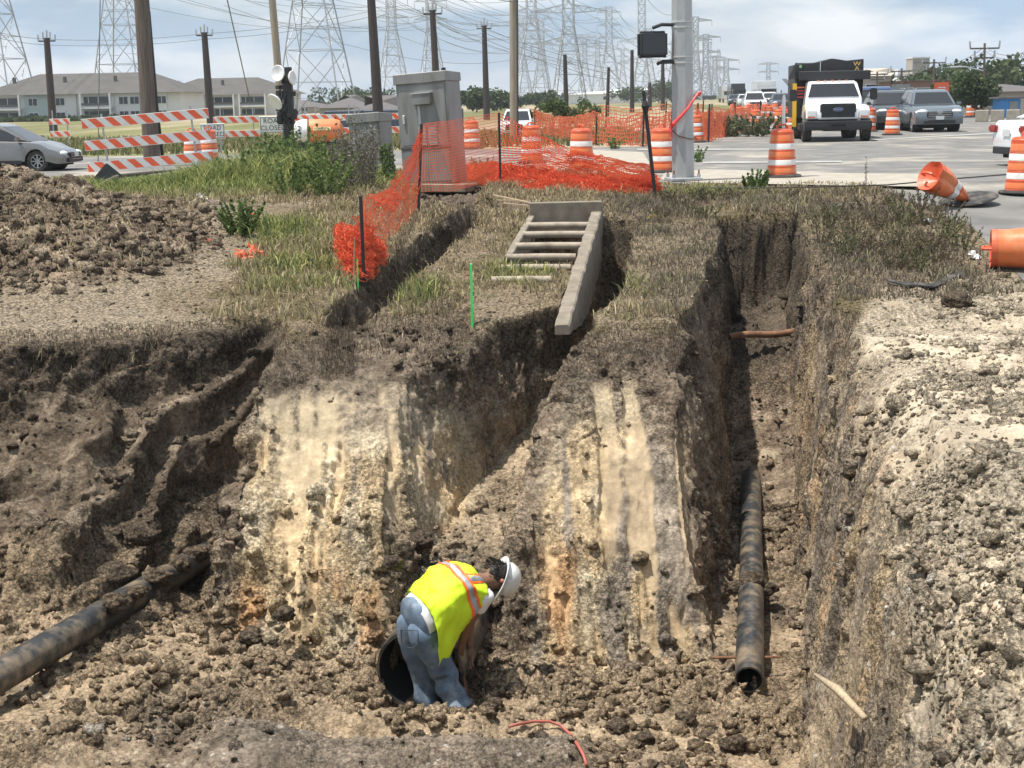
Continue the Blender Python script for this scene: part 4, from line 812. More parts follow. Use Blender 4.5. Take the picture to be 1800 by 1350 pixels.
    for u_, v_ in [(-.06, .05), (-.06, -.05), (-.03, -.08), (0, -.092), (.03, -.08), (.06, -.05), (.06, .05), (-.06, .05)]:
        a_ = u_/.20; sm.append(hip-up*(.075-v_)-f*.0+(pn*math.cos(a_)+tt_*math.sin(a_))*(.222-.10*max(0, -v_))+off)
    MB().tube(sm, .0045, 5).build('pocket_seam', mat('seam_blue', (.04, .055, .08), .9), root)
    # head details
    hd = headc+off; hz = (s*.75-up*.55+rt*.16).normalized()     # direction of the crown
    fc = (f*.25-up*.95); fc = (fc-hz*fc.dot(hz)).normalized(); sd_ = hz.cross(fc)
    Mx = Matrix((sd_, fc, hz)).transposed()
    def hp(x, y, z): return hd+Mx @ Vector((x, y, z))
    mb = MB()
    V = [];   # head skull with face
    for i in range(13):
        a = -PI/2+PI*i/12
        for k in range(20):
            b_ = 2*PI*k/20; x = .078*math.cos(a)*math.cos(b_); y = .098*math.cos(a)*math.sin(b_); z = .115*math.sin(a)
            if y > 0 and z < 0: y *= 1.04
            V.append(hp(x, y, z))
    mb.add(V, [(i*20+k, i*20+(k+1) % 20, (i+1)*20+(k+1) % 20, (i+1)*20+k) for i in range(12) for k in range(20)]); hdm = mb.build('face', sk, root, smooth=True)
    nose = MB().tube([hp(0, .10, .02), hp(0, .125, -.015), hp(0, .10, -.025)], [.008, .016, .01], 8).build('nose', sk, hdm, smooth=True)
    for sx in (-1, 1):
        e_ = MB().tube([hp(sx*.078, .0, -.02), hp(sx*.094, -.008, -.005), hp(sx*.09, -.012, .02)], [.012, .018, .01], 8).build('ear', mat('ear_skin', (.45, .16, .10), .5), hdm, smooth=True)
        MB().lathe([(.0, -.008), (.009, -.004), (.009, .004), (0, .008)], 8, hp(sx*.032, .092, .02)).build('eye', M['text_black'], hdm)
    MB().tube([hp(-.025, .098, -.055), hp(0, .103, -.055), hp(.025, .098, -.055)], .005, 6).build('mouth', mat('lips', (.25, .09, .07), .5), hdm)
    V = []
    for i in range(11):
        a = -PI*.38+PI*.88*i/10
        for k in range(25):
            b_ = PI*.93+PI*1.14*k/24; rr = 1.12+.05*float(vn(np.array(i*1.1), k*.9, 0)); V.append(hp(.079*rr*math.cos(a)*math.cos(b_), .100*rr*math.cos(a)*math.sin(b_)-.008, .112*math.sin(a)))
    MB().add(V, [(i*25+k, i*25+k+1, (i+1)*25+k+1, (i+1)*25+k) for i in range(10) for k in range(24)]).build('hair', hairm, root, smooth=True)
    # strands of the head harness hair at the nape
    hh = MB(); rg = random.Random(3)
    for i in range(160):
        b_ = PI*1.0+PI*rg.random(); z = -.10+.10*rg.random(); p = hp(.085*math.cos(b_), .108*math.sin(b_)-.008, z); q_ = hp(.10*math.cos(b_), .125*math.sin(b_)-.01, z-.03); hh.bar(p, q_, .004)
    o = hh.build('hair_wisps', hairm, root); o['kind'] = 'stuff'
    hm = mat('hard_hat_white', (.66, .68, .68), .3, var=.08, scale=10, dirt=(.35, .35, .34), dscale=14, damt=.35, coat=.3)
    prof = [(.112, .03), (.122, .05), (.124, .085), (.112, .13), (.082, .168), (.04, .186), (0, .19)]
    hat = MB(); V = []
    for r_, z in prof:
        for k in range(32):
            b_ = 2*PI*k/32; V.append(hp(r_*math.cos(b_)*.98, r_*math.sin(b_)*1.14, z-.02))
    hat.add(V, [(i*32+k, i*32+(k+1) % 32, (i+1)*32+(k+1) % 32, (i+1)*32+k) for i in range(len(prof)-1) for k in range(32)]); ho = hat.build('hard_hat', hm, root, smooth=True)
    V = []
    for r_, z in ((.112, .03), (.155, .018), (.157, .024), (.118, .042)):
        for k in range(32):
            b_ = 2*PI*k/32; ex = 1+.22*max(0, math.sin(b_)); V.append(hp(r_*math.cos(b_)*.96, r_*math.sin(b_)*1.12*ex, z-.02))
    MB().add(V, [(i*32+k, i*32+(k+1) % 32, (i+1)*32+(k+1) % 32, (i+1)*32+k) for i in range(3) for k in range(32)]).build('brim', hm, ho, smooth=True)
    MB().tube([hp(0, -.135+.0, .05), hp(0, -.10, .13), hp(0, 0, .176), hp(0, .10, .13), hp(0, .135, .05)], [.012, .014, .014, .014, .012], 8).build('ridge', hm, ho, smooth=True)
    for a_, m_ in ((.9, M['text_black']), (2.2, M['cabinet_dark']), (-.6, M['cabinet_dark'])):
        p = hp(.122*math.cos(a_), .138*math.sin(a_), .06); MB().box(p, (.03, .02, .03)).build('sticker', m_, ho)
    root.scale = (1.2, 1.2, 1.2); root.location = Vector(root.location)+Vector((-.05, 0, -.07))
    # what he holds: a dark hose-like tool leading down
    g = wrR+off; t = MB().tube([g+root.location-Vector((0, 0, .05)), atY(812, 1180, wrR.y), atY(820, 1215, wrR.y-.02), atY(824, 1245, wrR.y-.05)], [.012, .014, .014, .012], 7).build('pry_bar', M['rust']); tag(t, 'dark rusty bar held upright in the hands of the worker', 'bar')
worker()
# ================================================================== BARRICADES AND SIGNS
def stripes(parent, w, h, zc, y, slant, flip=1, pitch=.42, name='striped_board'):
    bd = MB().bx(-w/2, w/2, y-.012, y+.012, zc-h/2, zc+h/2).build(name, M['board_white'], parent, bevel=.004)
    mb = MB(); k = -w/2-h
    while k < w/2+h:
        a, b_ = k, k+pitch*.5; P = [(a, zc+h/2-.012), (b_, zc+h/2-.012), (b_+slant*h, zc-h/2+.012), (a+slant*h, zc-h/2+.012)]
        xs = [p[0] for p in P]
        if min(xs) >= -w/2 and max(xs) <= w/2: mb.prism(P, y-.0155, y-.0125)
        else:
            P = [(min(max(p[0], -w/2+.004), w/2-.004), p[1]) for p in P]
            if max(p[0] for p in P)-min(p[0] for p in P) > .05: mb.prism(P, y-.0155, y-.0125)
        k += pitch
    mb.build('orange_stripes', M['board_orange'], bd); return bd
def barricade(loc, w, h, yaw, roll, label, s=1.0, boards=3):
    r = empty('barricade', loc, yaw, label, 'barricade'); r.rotation_euler = (0, roll, yaw); r.scale = (s, s, s)
    for i in range(boards): stripes(r, w, .26, .22+i*.56 if boards == 3 else .5+i*.55, 0, .85)
    for x in (-w*.34, w*.36):
        MB().bx(x-.025, x+.025, .014, .05, 0, 1.56).build('upright', M['galv'], r)
        MB().bar((x, -.5, .03), (x, .55, .03), .05).build('foot', M['galv'], r)
    return r
p = onG(268, 299, .0); barricade(p, 3.25, 1.5, math.radians(14), math.radians(-3.8), 'large three board orange and white striped barricade behind the wooden pole')
for px, py, w, l, s in [(418, 257, 1.6, 'striped barricade beyond the road, left of the road closed sign', 1), (665, 250, 3.0, 'striped barricade behind the small grey cabinet', 1), (590, 252, 2.0, 'striped barricade behind the orange tank', 1), (108, 255, .8, 'narrow striped barricade behind the hood of the silver car', 1), (518, 252, 1.2, 'narrow striped barricade right of the dish mast', 1)]:
    p = atZ(px, py, 0); barricade(p, w*1.15, 1.5, math.radians(random.uniform(-8, 10)), 0, l, s, 2)
def closed_sign(px, py, wpx, label, top='ROAD', bot='CLOSED', both=True):
    p = atZ(px, py, 0); k = p.y/FPX; w = wpx*k; h = w*.62; z0 = max(.3, 0); r = empty('road_sign', p, math.radians(3), label, 'sign')
    MB().bx(-w/2, w/2, -.015, .015, .5, .5+h).build('sign_panel', M['board_white'], r, bevel=.01)
    b_ = MB(); 
    for a in ((-w/2+.02, w/2-.02, .5+h-.045, .5+h-.025), (-w/2+.02, w/2-.02, .525, .545), (-w/2+.02, -w/2+.04, .545, .5+h-.045), (w/2-.04, w/2-.02, .545, .5+h-.045)): b_.bx(a[0], a[1], -.019, -.0155, a[2], a[3])
    b_.build('border', M['text_black'], r)
    text('lettering', top, h*.42, M['text_black'], r, (0, -.017, .5+h*.72), (PI/2, 0, 0)); text('lettering', bot, h*.42, M['text_black'], r, (0, -.017, .5+h*.30), (PI/2, 0, 0))
    for x in (-w*.3, w*.3): MB().bx(x-.03, x+.03, .017, .06, 0, .5+h*.9).build('leg', M['galv'], r)
closed_sign(482, 256, 46, 'white road closed sign standing under the dish mast'); closed_sign(376, 270, 42, 'white road closed sign partly behind the striped barricade')
# ================================================================== DISH MAST TRAILER
def dish_mast():
    Y = 42; p = atZ(505, 262, 0); Y = p.y; r = empty('camera_mast', p, 0, 'black mast carrying white round dishes and black gear above the weeds', 'mast'); k = Y/FPX; Wp = lambda px, py, dy=0: atY(px, py, Y+dy)-p
    MB().tube([Wp(508, 258), Wp(507, 180), Wp(506, 118)], [.22, .2, .14], 8).build('mast_column', M['black'], r)
    def dish(px, py, rad, d, nm='dish'):
        q = Vector(d).to_track_quat('Z', 'Y').to_matrix(); c = Wp(px, py, -.4)
        MB().lathe([(0, -.12*rad/.3), (rad*.6, -.08*rad/.3), (rad*.95, .0), (rad, .04), (rad*.93, .06), (rad*.5, .02), (0, .0)], 22, c, q).build(nm, M['white_plastic'], r, smooth='auto')
        MB().lathe([(0, -.25), (.12, -.25), (.16, -.08), (0, -.05)], 12, c, q).build('dish_back', M['black'], r)
    dish(489, 129, .30, (-.45, -.85, .1)); dish(484, 178, .34, (-.5, -.5, -.45)); dish(513, 137, .26, (.8, -.3, .1))
    rg = random.Random(5); g = MB()
    for i in range(26):
        c = Wp(503+rg.uniform(-14, 12), 120+rg.random()*98, rg.uniform(-.3, .2)); g.box(c, (rg.uniform(.06, .26), .2, rg.uniform(.06, .3)), rg.random())
    o = g.build('mast_gear', M['black'], r, bevel=.01)
    for i in range(4):
        a = Wp(498+i*4, 150+i*16, -.3); MB().tube([a, a+Vector((-.25, -.1, -.35)), a+Vector((-.05, -.1, -.6))], .025, 5).build('cable', M['black'], r)
    MB().tube([Wp(519, 199), Wp(513, 199, .1)], .16, 12).build('lamp_head', M['black'], r); MB().bar(Wp(505, 205), Wp(540, 198), .04).build('side_arm', M['galv'], r)
dish_mast()
# ================================================================== ORANGE TANK
def tank():
    p = atZ(566, 264, 0); r = empty('orange_tank', p, math.radians(6), 'faded orange cylindrical trailer tank with white end cap behind the weeds', 'tank'); om = mat('faded_orange', (.66, .20, .07), .55, var=.18, scale=1.6, dirt=(.62, .33, .2), dscale=1.4, damt=.4)
    r.scale = (.78, .78, .78); q = Matrix.Rotation(PI/2, 3, 'Y'); z = .86
    MB().lathe([(0, -.95), (.35, -.9), (.50, -.75), (.54, -.55), (.54, .6), (.47, .85), (.2, 1.0), (0, 1.02)], 28, (0, 0, z), q).build('tank_body', om, r, smooth='auto')
    MB().lathe([(0, -1.22), (.30, -1.2), (.46, -1.1), (.545, -.8), (.545, -.62)], 28, (0, 0, z), q).build('white_cap', M['white_plastic'], r, smooth='auto')
    for i in range(6): MB().box((-.98+.0*i, -.50, .45+i*.16), (.12, .06, .05)).build('hinge', M['black'], r)
    MB().lathe([(.546, -.60), (.555, -.58), (.555, -.54), (.546, -.52)], 28, (0, 0, z), q).build('seam_band', M['rust'], r)
    MB().box((.05, -.55, .98), (.78, .012, .15), M=Matrix.Rotation(-.22, 3, 'X')).build('number_plate', mat('cream_plate', (.75, .66, .35), .5), r)
    text('number', '1099/271', .15, M['text_black'], r, (.05, -.565, .975), (PI/2-.22, 0, 0), .003)
    MB().bx(-1.1, 1.2, -.3, .3, .12, .34).build('chassis', M['black'], r)
    for y in (-.42, .3): MB().cyl((.7, y, .24), .24, .14, 20, axis='Y').build('wheel', M['rubber'], r)
tank()
# distant dark blue site box
p = atZ(672, 240, 0); r = empty('site_container', p+Vector((0, 12, 0)), .05, 'long dark blue site container behind the small cabinet', 'container'); bm_ = mat('container_blue', (.07, .09, .13), .6, var=.2)
MB().bx(-4.2, 3.6, 0, 2.4, 0, 1.2).build('container_wall', bm_, r, bevel=.03); 
for i in range(17): MB().bx(-4.1+i*.47, -3.95+i*.47, -.04, 0, .1, 1.12).build('rib', bm_, r)
text('lettering', '90', .6, M['board_white'], r, (.9, -.06, .82), (PI/2, 0, 0), .01)
# ================================================================== VEHICLES
M['glass'] = mat('car_glass', (.015, .018, .022), .08, var=0); M['glass'].node_tree.nodes['Principled BSDF'].inputs['Specular IOR Level'].default_value = .8
M['chrome'] = mat('chrome', (.6, .6, .6), .2, metal=.9); M['lamp_clear'] = mat('headlamp', (.75, .77, .78), .12, var=0, coat=.5); M['lamp_red'] = mat('tail_lamp', (.30, .01, .012), .2, coat=.5)
M['rim'] = mat('alloy_rim', (.40, .41, .42), .35, metal=.7); M['plate'] = mat('plate_white', (.6, .62, .62), .5); M['arch'] = mat('wheel_well', (.008, .008, .008), .9)
def paint(n, c, metal=.35): return mat(n, c, .28, metal=metal, var=.03, coat=.8, dirt=tuple(.6*x+.05 for x in c), dscale=1.5, damt=.15)
def wheel(parent, x, y, R, wd, side):
    q = Matrix.Rotation(PI/2, 3, 'X'); w = MB().lathe([(R*.62, -wd/2), (R*.93, -wd/2), (R, -wd/2+.03), (R, wd/2-.03), (R*.93, wd/2), (R*.62, wd/2)], 28, (x, y, R), q).build('wheel', M['rubber'], parent, smooth='auto')
    yo = y+side*(wd/2-.035); rm = MB().lathe([(0, .0), (R*.18, .0), (R*.2, .02), (R*.25, .0)], 16, (x, yo, R), q)
    for k in range(8):
        a = 2*PI*k/8; rm.bar((x+R*.15*math.cos(a), yo, R+R*.15*math.sin(a)), (x+R*.62*math.cos(a), yo, R+R*.62*math.sin(a)), R*.13, .03)
    rm.lathe([(R*.58, -.03), (R*.66, -.03), (R*.66, .03), (R*.58, .03), (R*.58, -.03)], 28, (x, yo, R), q); rm.build('rim', M['rim'], w); MB().cyl((x, yo-side*.06, R), R*.62, .02, 20, axis='Y').build('brake_shadow', M['arch'], w)
def car(name, loc, heading, pt, label, kind='sedan', cat='car', group=None, sc=1.0):
    """x forward, y left, z up; wheels on z=0"""
    r = empty(name, loc, heading, label, cat, group); r.scale = (sc, sc, sc)
    K = {'sedan': dict(L=4.55, W=1.78, H=1.45, R=.32, belt=.92, hood=.80, nose=.60, wf=1.42, wr=-1.30, cab=[(1.22, .90), (.30, 1.38), (-.10, 1.45), (-.75, 1.41), (-1.75, 1.02)], tail=.98),
         'suv': dict(L=4.9, W=1.93, H=1.73, R=.38, belt=1.08, hood=1.05, nose=.90, wf=1.48, wr=-1.42, cab=[(1.12, 1.08), (.42, 1.62), (.0, 1.71), (-1.5, 1.70), (-2.2, 1.14)], tail=1.10),
         'pickup': dict(L=5.6, W=2.0, H=1.9, R=.42, belt=1.16, hood=1.14, nose=1.02, wf=1.85, wr=-1.85, cab=[(1.15, 1.14), (.55, 1.80), (.1, 1.90), (-.9, 1.88), (-1.15, 1.16)], tail=1.16)}[kind]
    L, W_, H, R = K['L']/2, K['W']/2, K['H'], K['R']; zb = .22 if kind == 'sedan' else .30; ca = K['cab']
    def arch(x): return [(x+R*1.16*math.cos(a), max(zb, R+R*1.14*math.sin(a))) for a in [PI*k/8 for k in range(9)]]
    top = [(-L, zb+.05), (-L-.02, .55), (-L+.02, K['tail']-.12), (-L+.10, K['tail']), (ca[-1][0], max(K['tail'], ca[-1][1]-.03)), (0, K['belt']+.02), (ca[0][0], ca[0][1]), (ca[0][0]+.35, K['hood']+.03), (L-.45, K['nose']+.10), (L-.12, K['nose']), (L, K['nose']-.14), (L+.02, .42), (L-.05, zb+.02)]
    bot = arch(K['wf'])+arch(K['wr'])
    poly = top+[p for p in bot]
    st = [(-W_, .97, .24, -.05), (-W_*.97, 1.0, .10, -.015), (-W_*.72, 1.0, .03, 0), (0, 1.0, 0, .012), (W_*.72, 1.0, .03, 0), (W_*.97, 1.0, .10, -.015), (W_, .97, .24, -.05)]
    V = []; n = len(poly)
    for y, kz, pull, dz in st:
        for i, (x, z) in enumerate(poly):
            f_ = max(0, abs(x)-L*.62)/(L*.38); xx = x-(1 if x > 0 else -1)*pull*f_; zz = z
            if i < len(top) and z > .5: zz = z+dz
            V.append((xx, y, zz))
    mb = MB(); mb.add(V, [(j*n+i, j*n+(i+1) % n, (j+1)*n+(i+1) % n, (j+1)*n+i) for j in range(6) for i in range(n)]+[tuple(range(n)), tuple(6*n+i for i in range(n))])
    o = mb.build('body', pt, r, smooth='auto')
    MB().bx(-L+.3, L-.35, -W_+.12, W_-.12, .16, .6).build('underbody', M['arch'], r)
    # cabin: lofted, narrower at the roof
    rw = W_*.70; bw = W_*.93; P = ca; V = []
    zmin = P[0][1]; zmax = max(z for _, z in P)
    sect = []
    for x, z in P: t = (z-zmin)/(zmax-zmin); t = max(0, min(1, t)); sect.append((x, z, bw*(1-t)+rw*t))
    # roof skin and side quads from the belt
    cb_ = MB(); n5 = len(sect); V = [(x, -w, z) for x, z, w in sect]+[(x, w, z) for x, z, w in sect]; cb_.add(V, [(i, i+1, n5+i+1, n5+i) for i in range(n5-1)]+[tuple(range(n5)), tuple(range(2*n5-1, n5-1, -1)), (0, n5, 2*n5-1, n5-1)])
    cab = cb_.build('cabin', pt, r, bevel=.035, seg=2, smooth='auto')
    def proud(quad, nm, m_, off=.006, par=None):
        q = [Vector(p) for p in quad]; nrm = (q[1]-q[0]).cross(q[-1]-q[0]).normalized(); c = sum(q, Vector())/len(q); 
        if nrm.dot(c-Vector((-.2, 0, 1.0))) < 0: nrm = -nrm
        a = [p+nrm*off for p in q]; b_ = [p-nrm*.02 for p in q]; n_ = len(q)
        return MB().add(a+b_, [tuple(range(n_))]+[(i, (i+1) % n_, n_+(i+1) % n_, n_+i) for i in range(n_)]).build(nm, m_, par or r)
    (x0, z0, w0), (x1, z1, w1), (xr_, zr_, wr_), (xe, ze, we) = sect[0], sect[1], sect[-2], sect[-1]
    def L_(a, b_, t): return a+(b_-a)*t
    proud([(L_(x0, x1, t), s_*(L_(w0, w1, t)-.09), L_(z0, z1, t)) for t, s_ in ((.08, -1), (.93, -1), (.93, 1), (.08, 1))], 'windshield', M['glass'])
    proud([(L_(xe, xr_, t), s_*(L_(we, wr_, t)-.10), L_(ze, zr_, t)) for t, s_ in ((.25, -1), (.92, -1), (.92, 1), (.25, 1))], 'rear_window', M['glass'])
    def side(xa, xb, s_):
        def pt_(x, zt): 
            zt = min(zt, 1.0); zz = z0+.03+(np.interp(-x, [-x0, -x1, -sect[2][0], -xr_, -xe], [z0, z1, sect[2][1], zr_, ze])-.10-z0)*zt; t = (zz-zmin)/(zmax-zmin); return (x, s_*(bw*(1-t)+rw*t+.0), zz)
        xs = [xa, L_(xa, xb, .33), L_(xa, xb, .66), xb]; q = [pt_(x, 0) for x in xs]+[pt_(x, 1) for x in xs[::-1]]
        a = [(x, y+s_*.012, z) for x, y, z in q]; b_ = [(x, y-s_*.02, z) for x, y, z in q]; MB().add(a+b_, [tuple(range(8))]+[(i, (i+1) % 8, 8+(i+1) % 8, 8+i) for i in range(8)]).build('side_window', M['glass'], r)
    for s_ in (-1, 1):
        xm = (x1+xr_)/2-.1; side(x0-.28, xm+.04, s_); side(xm-.05, max(xr_-.35, xe+.35), s_)
        for xx in (xm, xr_-.15 if kind != 'pickup' else xr_+.05): MB().box((xx, s_*(W_-.008), .66+zb*.4), (.014, .02, .62)).build('door_seam', M['arch'], r)
        for xx in (xm+.16, xr_+.1): MB().box((xx, s_*(W_+.012), K['belt']-.12), (.18, .03, .035)).build('door_handle', M['chrome'] if kind == 'suv' else pt, r, bevel=.008)
        m_ = MB().box((x0-.30, s_*(W_+.10), K['belt']+.06), (.14, .2, .13)).build('mirror', pt, r, bevel=.03, seg=2)
        MB().box((0, s_*(W_-.01), zb+.08), (K['wf']-K['wr']-2.5*R, .03, .10)).build('sill', M['black'], r)
        for xw in (K['wf'], K['wr']):
            wheel(r, xw, s_*(W_-.13), R, .21, s_)
            MB().cyl((xw, s_*(W_-.26), R), R*1.13, .3, 24, axis='Y').build('wheel_well', M['arch'], r)
        hz_ = K['nose']-.07; 
        MB().lathe([(0, -.10), (.10, -.08), (.16, 0), (.10, .06), (0, .07)], 14, (L-.15, s_*(W_-.30), hz_), Matrix.Rotation(PI/2, 3, 'Y') @ Matrix.Diagonal((.55 if kind != 'pickup' else .9, 1.45, 1.6))).build('headlight', M['lamp_clear'], r, smooth=True)
        tz = K['tail']-.18; MB().box((-L+.10, s_*(W_-.19), tz), (.26, .34, .15 if kind == 'sedan' else .26)).build('tail_light', M['lamp_red'], r, bevel=.03, seg=2)
        MB().box((L-.10, s_*(W_-.36), zb+.16), (.16, .22, .07)).build('fog_lamp', M['black'], r, bevel=.01)
    gh = .34 if kind == 'pickup' else .24; gz_ = K['nose']-.20 if kind != 'sedan' else K['nose']-.17
    g_ = MB().box((L-.03, 0, gz_), (.12, W_*1.05, gh)).build('grille', M['black'], r, bevel=.03, seg=2)
    for i in range(3): MB().box((L+.035, 0, gz_-gh*.3+i*gh*.3), (.012, W_*.95, .014)).build('grille_bar', M['chrome'], g_)
    MB().box((L-.02, 0, zb+.12), (.10, W_*1.3, .14)).build('lower_intake', M['black'], r, bevel=.02)
    MB().box((L+.045, 0, zb+.28), (.012, .32, .15)).build('number_plate', M['plate'], r); MB().box((-L-.03, 0, .72), (.012, .32, .15)).build('number_plate', M['plate'], r)
    MB().box((-L+.02, 0, zb+.12), (.10, W_*1.4, .16)).build('rear_bumper', M['black'], r, bevel=.02)
    if kind == 'suv':
        for s_ in (-1, 1): MB().tube([(.1, s_*rw*.95, 1.73), (0, s_*rw*.95, 1.78), (-1.4, s_*rw*.95, 1.77), (-1.5, s_*rw*.95, 1.72)], .018, 6).build('roof_rail', M['chrome'], r)
        e = MB().tube([(L+.04, .10*math.cos(a), gz_+.09+.055*math.sin(a)) for a in [2*PI*k/14 for k in range(15)]], .011, 5); e.tube([(L+.045, .05*math.cos(a), gz_+.09+.045*math.sin(a)) for a in [2*PI*k/12 for k in range(13)]], .009, 5); e.tube([(L+.045, .085*math.cos(a), gz_+.115+.018*math.sin(a)) for a in [2*PI*k/12 for k in range(13)]], .008, 5); e.build('oval_emblem', M['chrome'], r)
    if kind == 'pickup':
        MB().bx(-L+.12, ca[-1][0]-.08, -W_+.14, W_-.14, 1.12, 1.185).build('bed_floor', M['arch'], r)
        for s_ in (-1, 1): MB().bx(-L+.05, ca[-1][0], s_*W_-.07*(s_ > 0)-.0, s_*W_+.07*(s_ < 0), 1.12, 1.30).build('bed_rail', pt, r, bevel=.015)
    return r
silver = paint('silver_paint', (.21, .205, .20), .6)
p = atZ(-30, 308, -.02); car('parked_car', (p.x-.15, 40.8, -.02), math.radians(-4), silver, 'silver grey sedan passing behind the soil heap at the left edge', 'sedan', sc=.9)
def headon(px, py, Y=None): p = atZ(px, py, 0); return p
q = headon(1655, 232); car('grey_suv', q+Vector((0, 2, 0)), math.radians(-95), paint('blue_grey_paint', (.15, .18, .205), .5), 'blue grey suv at the front of the right queue', 'suv', 'suv')
q = headon(1612, 229); car('dark_suv', q+Vector((-.3, 3.5, 0)), math.radians(-95), paint('dark_grey_paint', (.05, .05, .052), .4), 'dark grey suv just left of the front blue grey suv', 'suv', 'suv')
q = headon(1564, 225); car('pickup_truck', q+Vector((0, 3, 0)), math.radians(-96), paint('blue_paint', (.035, .075, .20), .5), 'bright blue pickup behind the orange drum by the work truck', 'pickup', 'pickup')
q = headon(1588, 219); car('blue_suv', q+Vector((.2, 10, 0)), math.radians(-96), paint('navy_paint', (.04, .06, .12), .5), 'navy blue suv peeking between the blue pickup and the dark suv', 'suv', 'suv')
q = headon(1528, 219); car('red_car', q+Vector((0, 6, 0)), math.radians(-96), paint('red_paint', (.30, .02, .03), .4), 'red car beside the right flank of the work truck', 'suv', 'car')
q = atZ(1768, 292, 0); car('white_car', (q.x+2.22, q.y+.2, 0), math.radians(8), paint('white_paint', (.72, .73, .75), .0), 'white car cut off by the right edge, red tail lamp showing', 'sedan', 'car')
q = headon(912, 252); car('white_pickup', q+Vector((.1, 13, -.2)), math.radians(-96), paint('pickup_white', (.66, .67, .67), .0), 'white pickup parked behind the pale wooden pole and net', 'pickup', 'pickup', sc=.74)
# lit headlamps are off; distant traffic
fw = paint('distant_white', (.6, .6, .6), 0); fd = paint('distant_dark', (.04, .045, .05), .3)
pr = None; distant = [(1325, 213, 135, 'pickup', fw, 'white pickup among the distant queue, nearest the cones'), (1372, 206, 150, 'suv', fd, 'dark distant car left of the work truck'), (1352, 202, 185, 'pickup', fw, 'distant white pickup in the second row of the queue'), (1390, 207, 170, 'suv', fw, 'distant white car close to the left side of the work truck'), (1338, 200, 215, 'suv', fd, 'small dark car far down the left lane'), (1308, 203, 200, 'suv', fw, 'small white car at the left end of the distant queue'), (1290, 201, 240, 'suv', fd, 'tiny dark car at the far left of the queue'), (1318, 199, 260, 'pickup', fw, 'tiny white pickup at the far end of the queue'), (1400, 201, 230, 'pickup', fd, 'dark pickup seen behind the distant white car')]
protos = {}
for px, py, Y, kd, m_, l in distant:
    key = (kd, m_.name); P_ = atY(px, py, Y); loc = (P_.x, Y, 0)
    if key not in protos: protos[key] = car('distant_car', loc, math.radians(-96), m_, l, kd, 'car', 'cars queueing far down the road')
    else: c = copy_tree(protos[key]); c.location = loc; c['label'] = l
def box_truck(px, Y, w, h, col, label, yaw=-1.6):
    P_ = atY(px, 200, Y); r = empty('box_truck', (P_.x, Y, 0), yaw, label, 'truck'); MB().bx(-5, 1.0, -w/2, w/2, .9, h).build('cargo_box', col, r, bevel=.04); MB().bx(1.2, 3.0, -w/2+.1, w/2-.1, .7, h*.76).build('cab', col, r, bevel=.15, seg=2); MB().bx(2.99, 3.02, -w/2+.25, w/2-.25, h*.45, h*.68).build('windshield', M['glass'], r)
    for x in (-3.8, 2.1):
        for s_ in (-1, 1): MB().cyl((x, s_*(w/2-.18), .48), .48, .28, 18, axis='Y').build('wheel', M['rubber'], r)
box_truck(1345, 205, 2.5, 3.4, fw, 'distant white box truck towering over the queue'); box_truck(1296, 270, 2.5, 3.6, fd, 'distant dark truck left of the white box truck'); box_truck(1278, 330, 2.6, 3.6, fw, 'farthest white truck beside the signal pole')
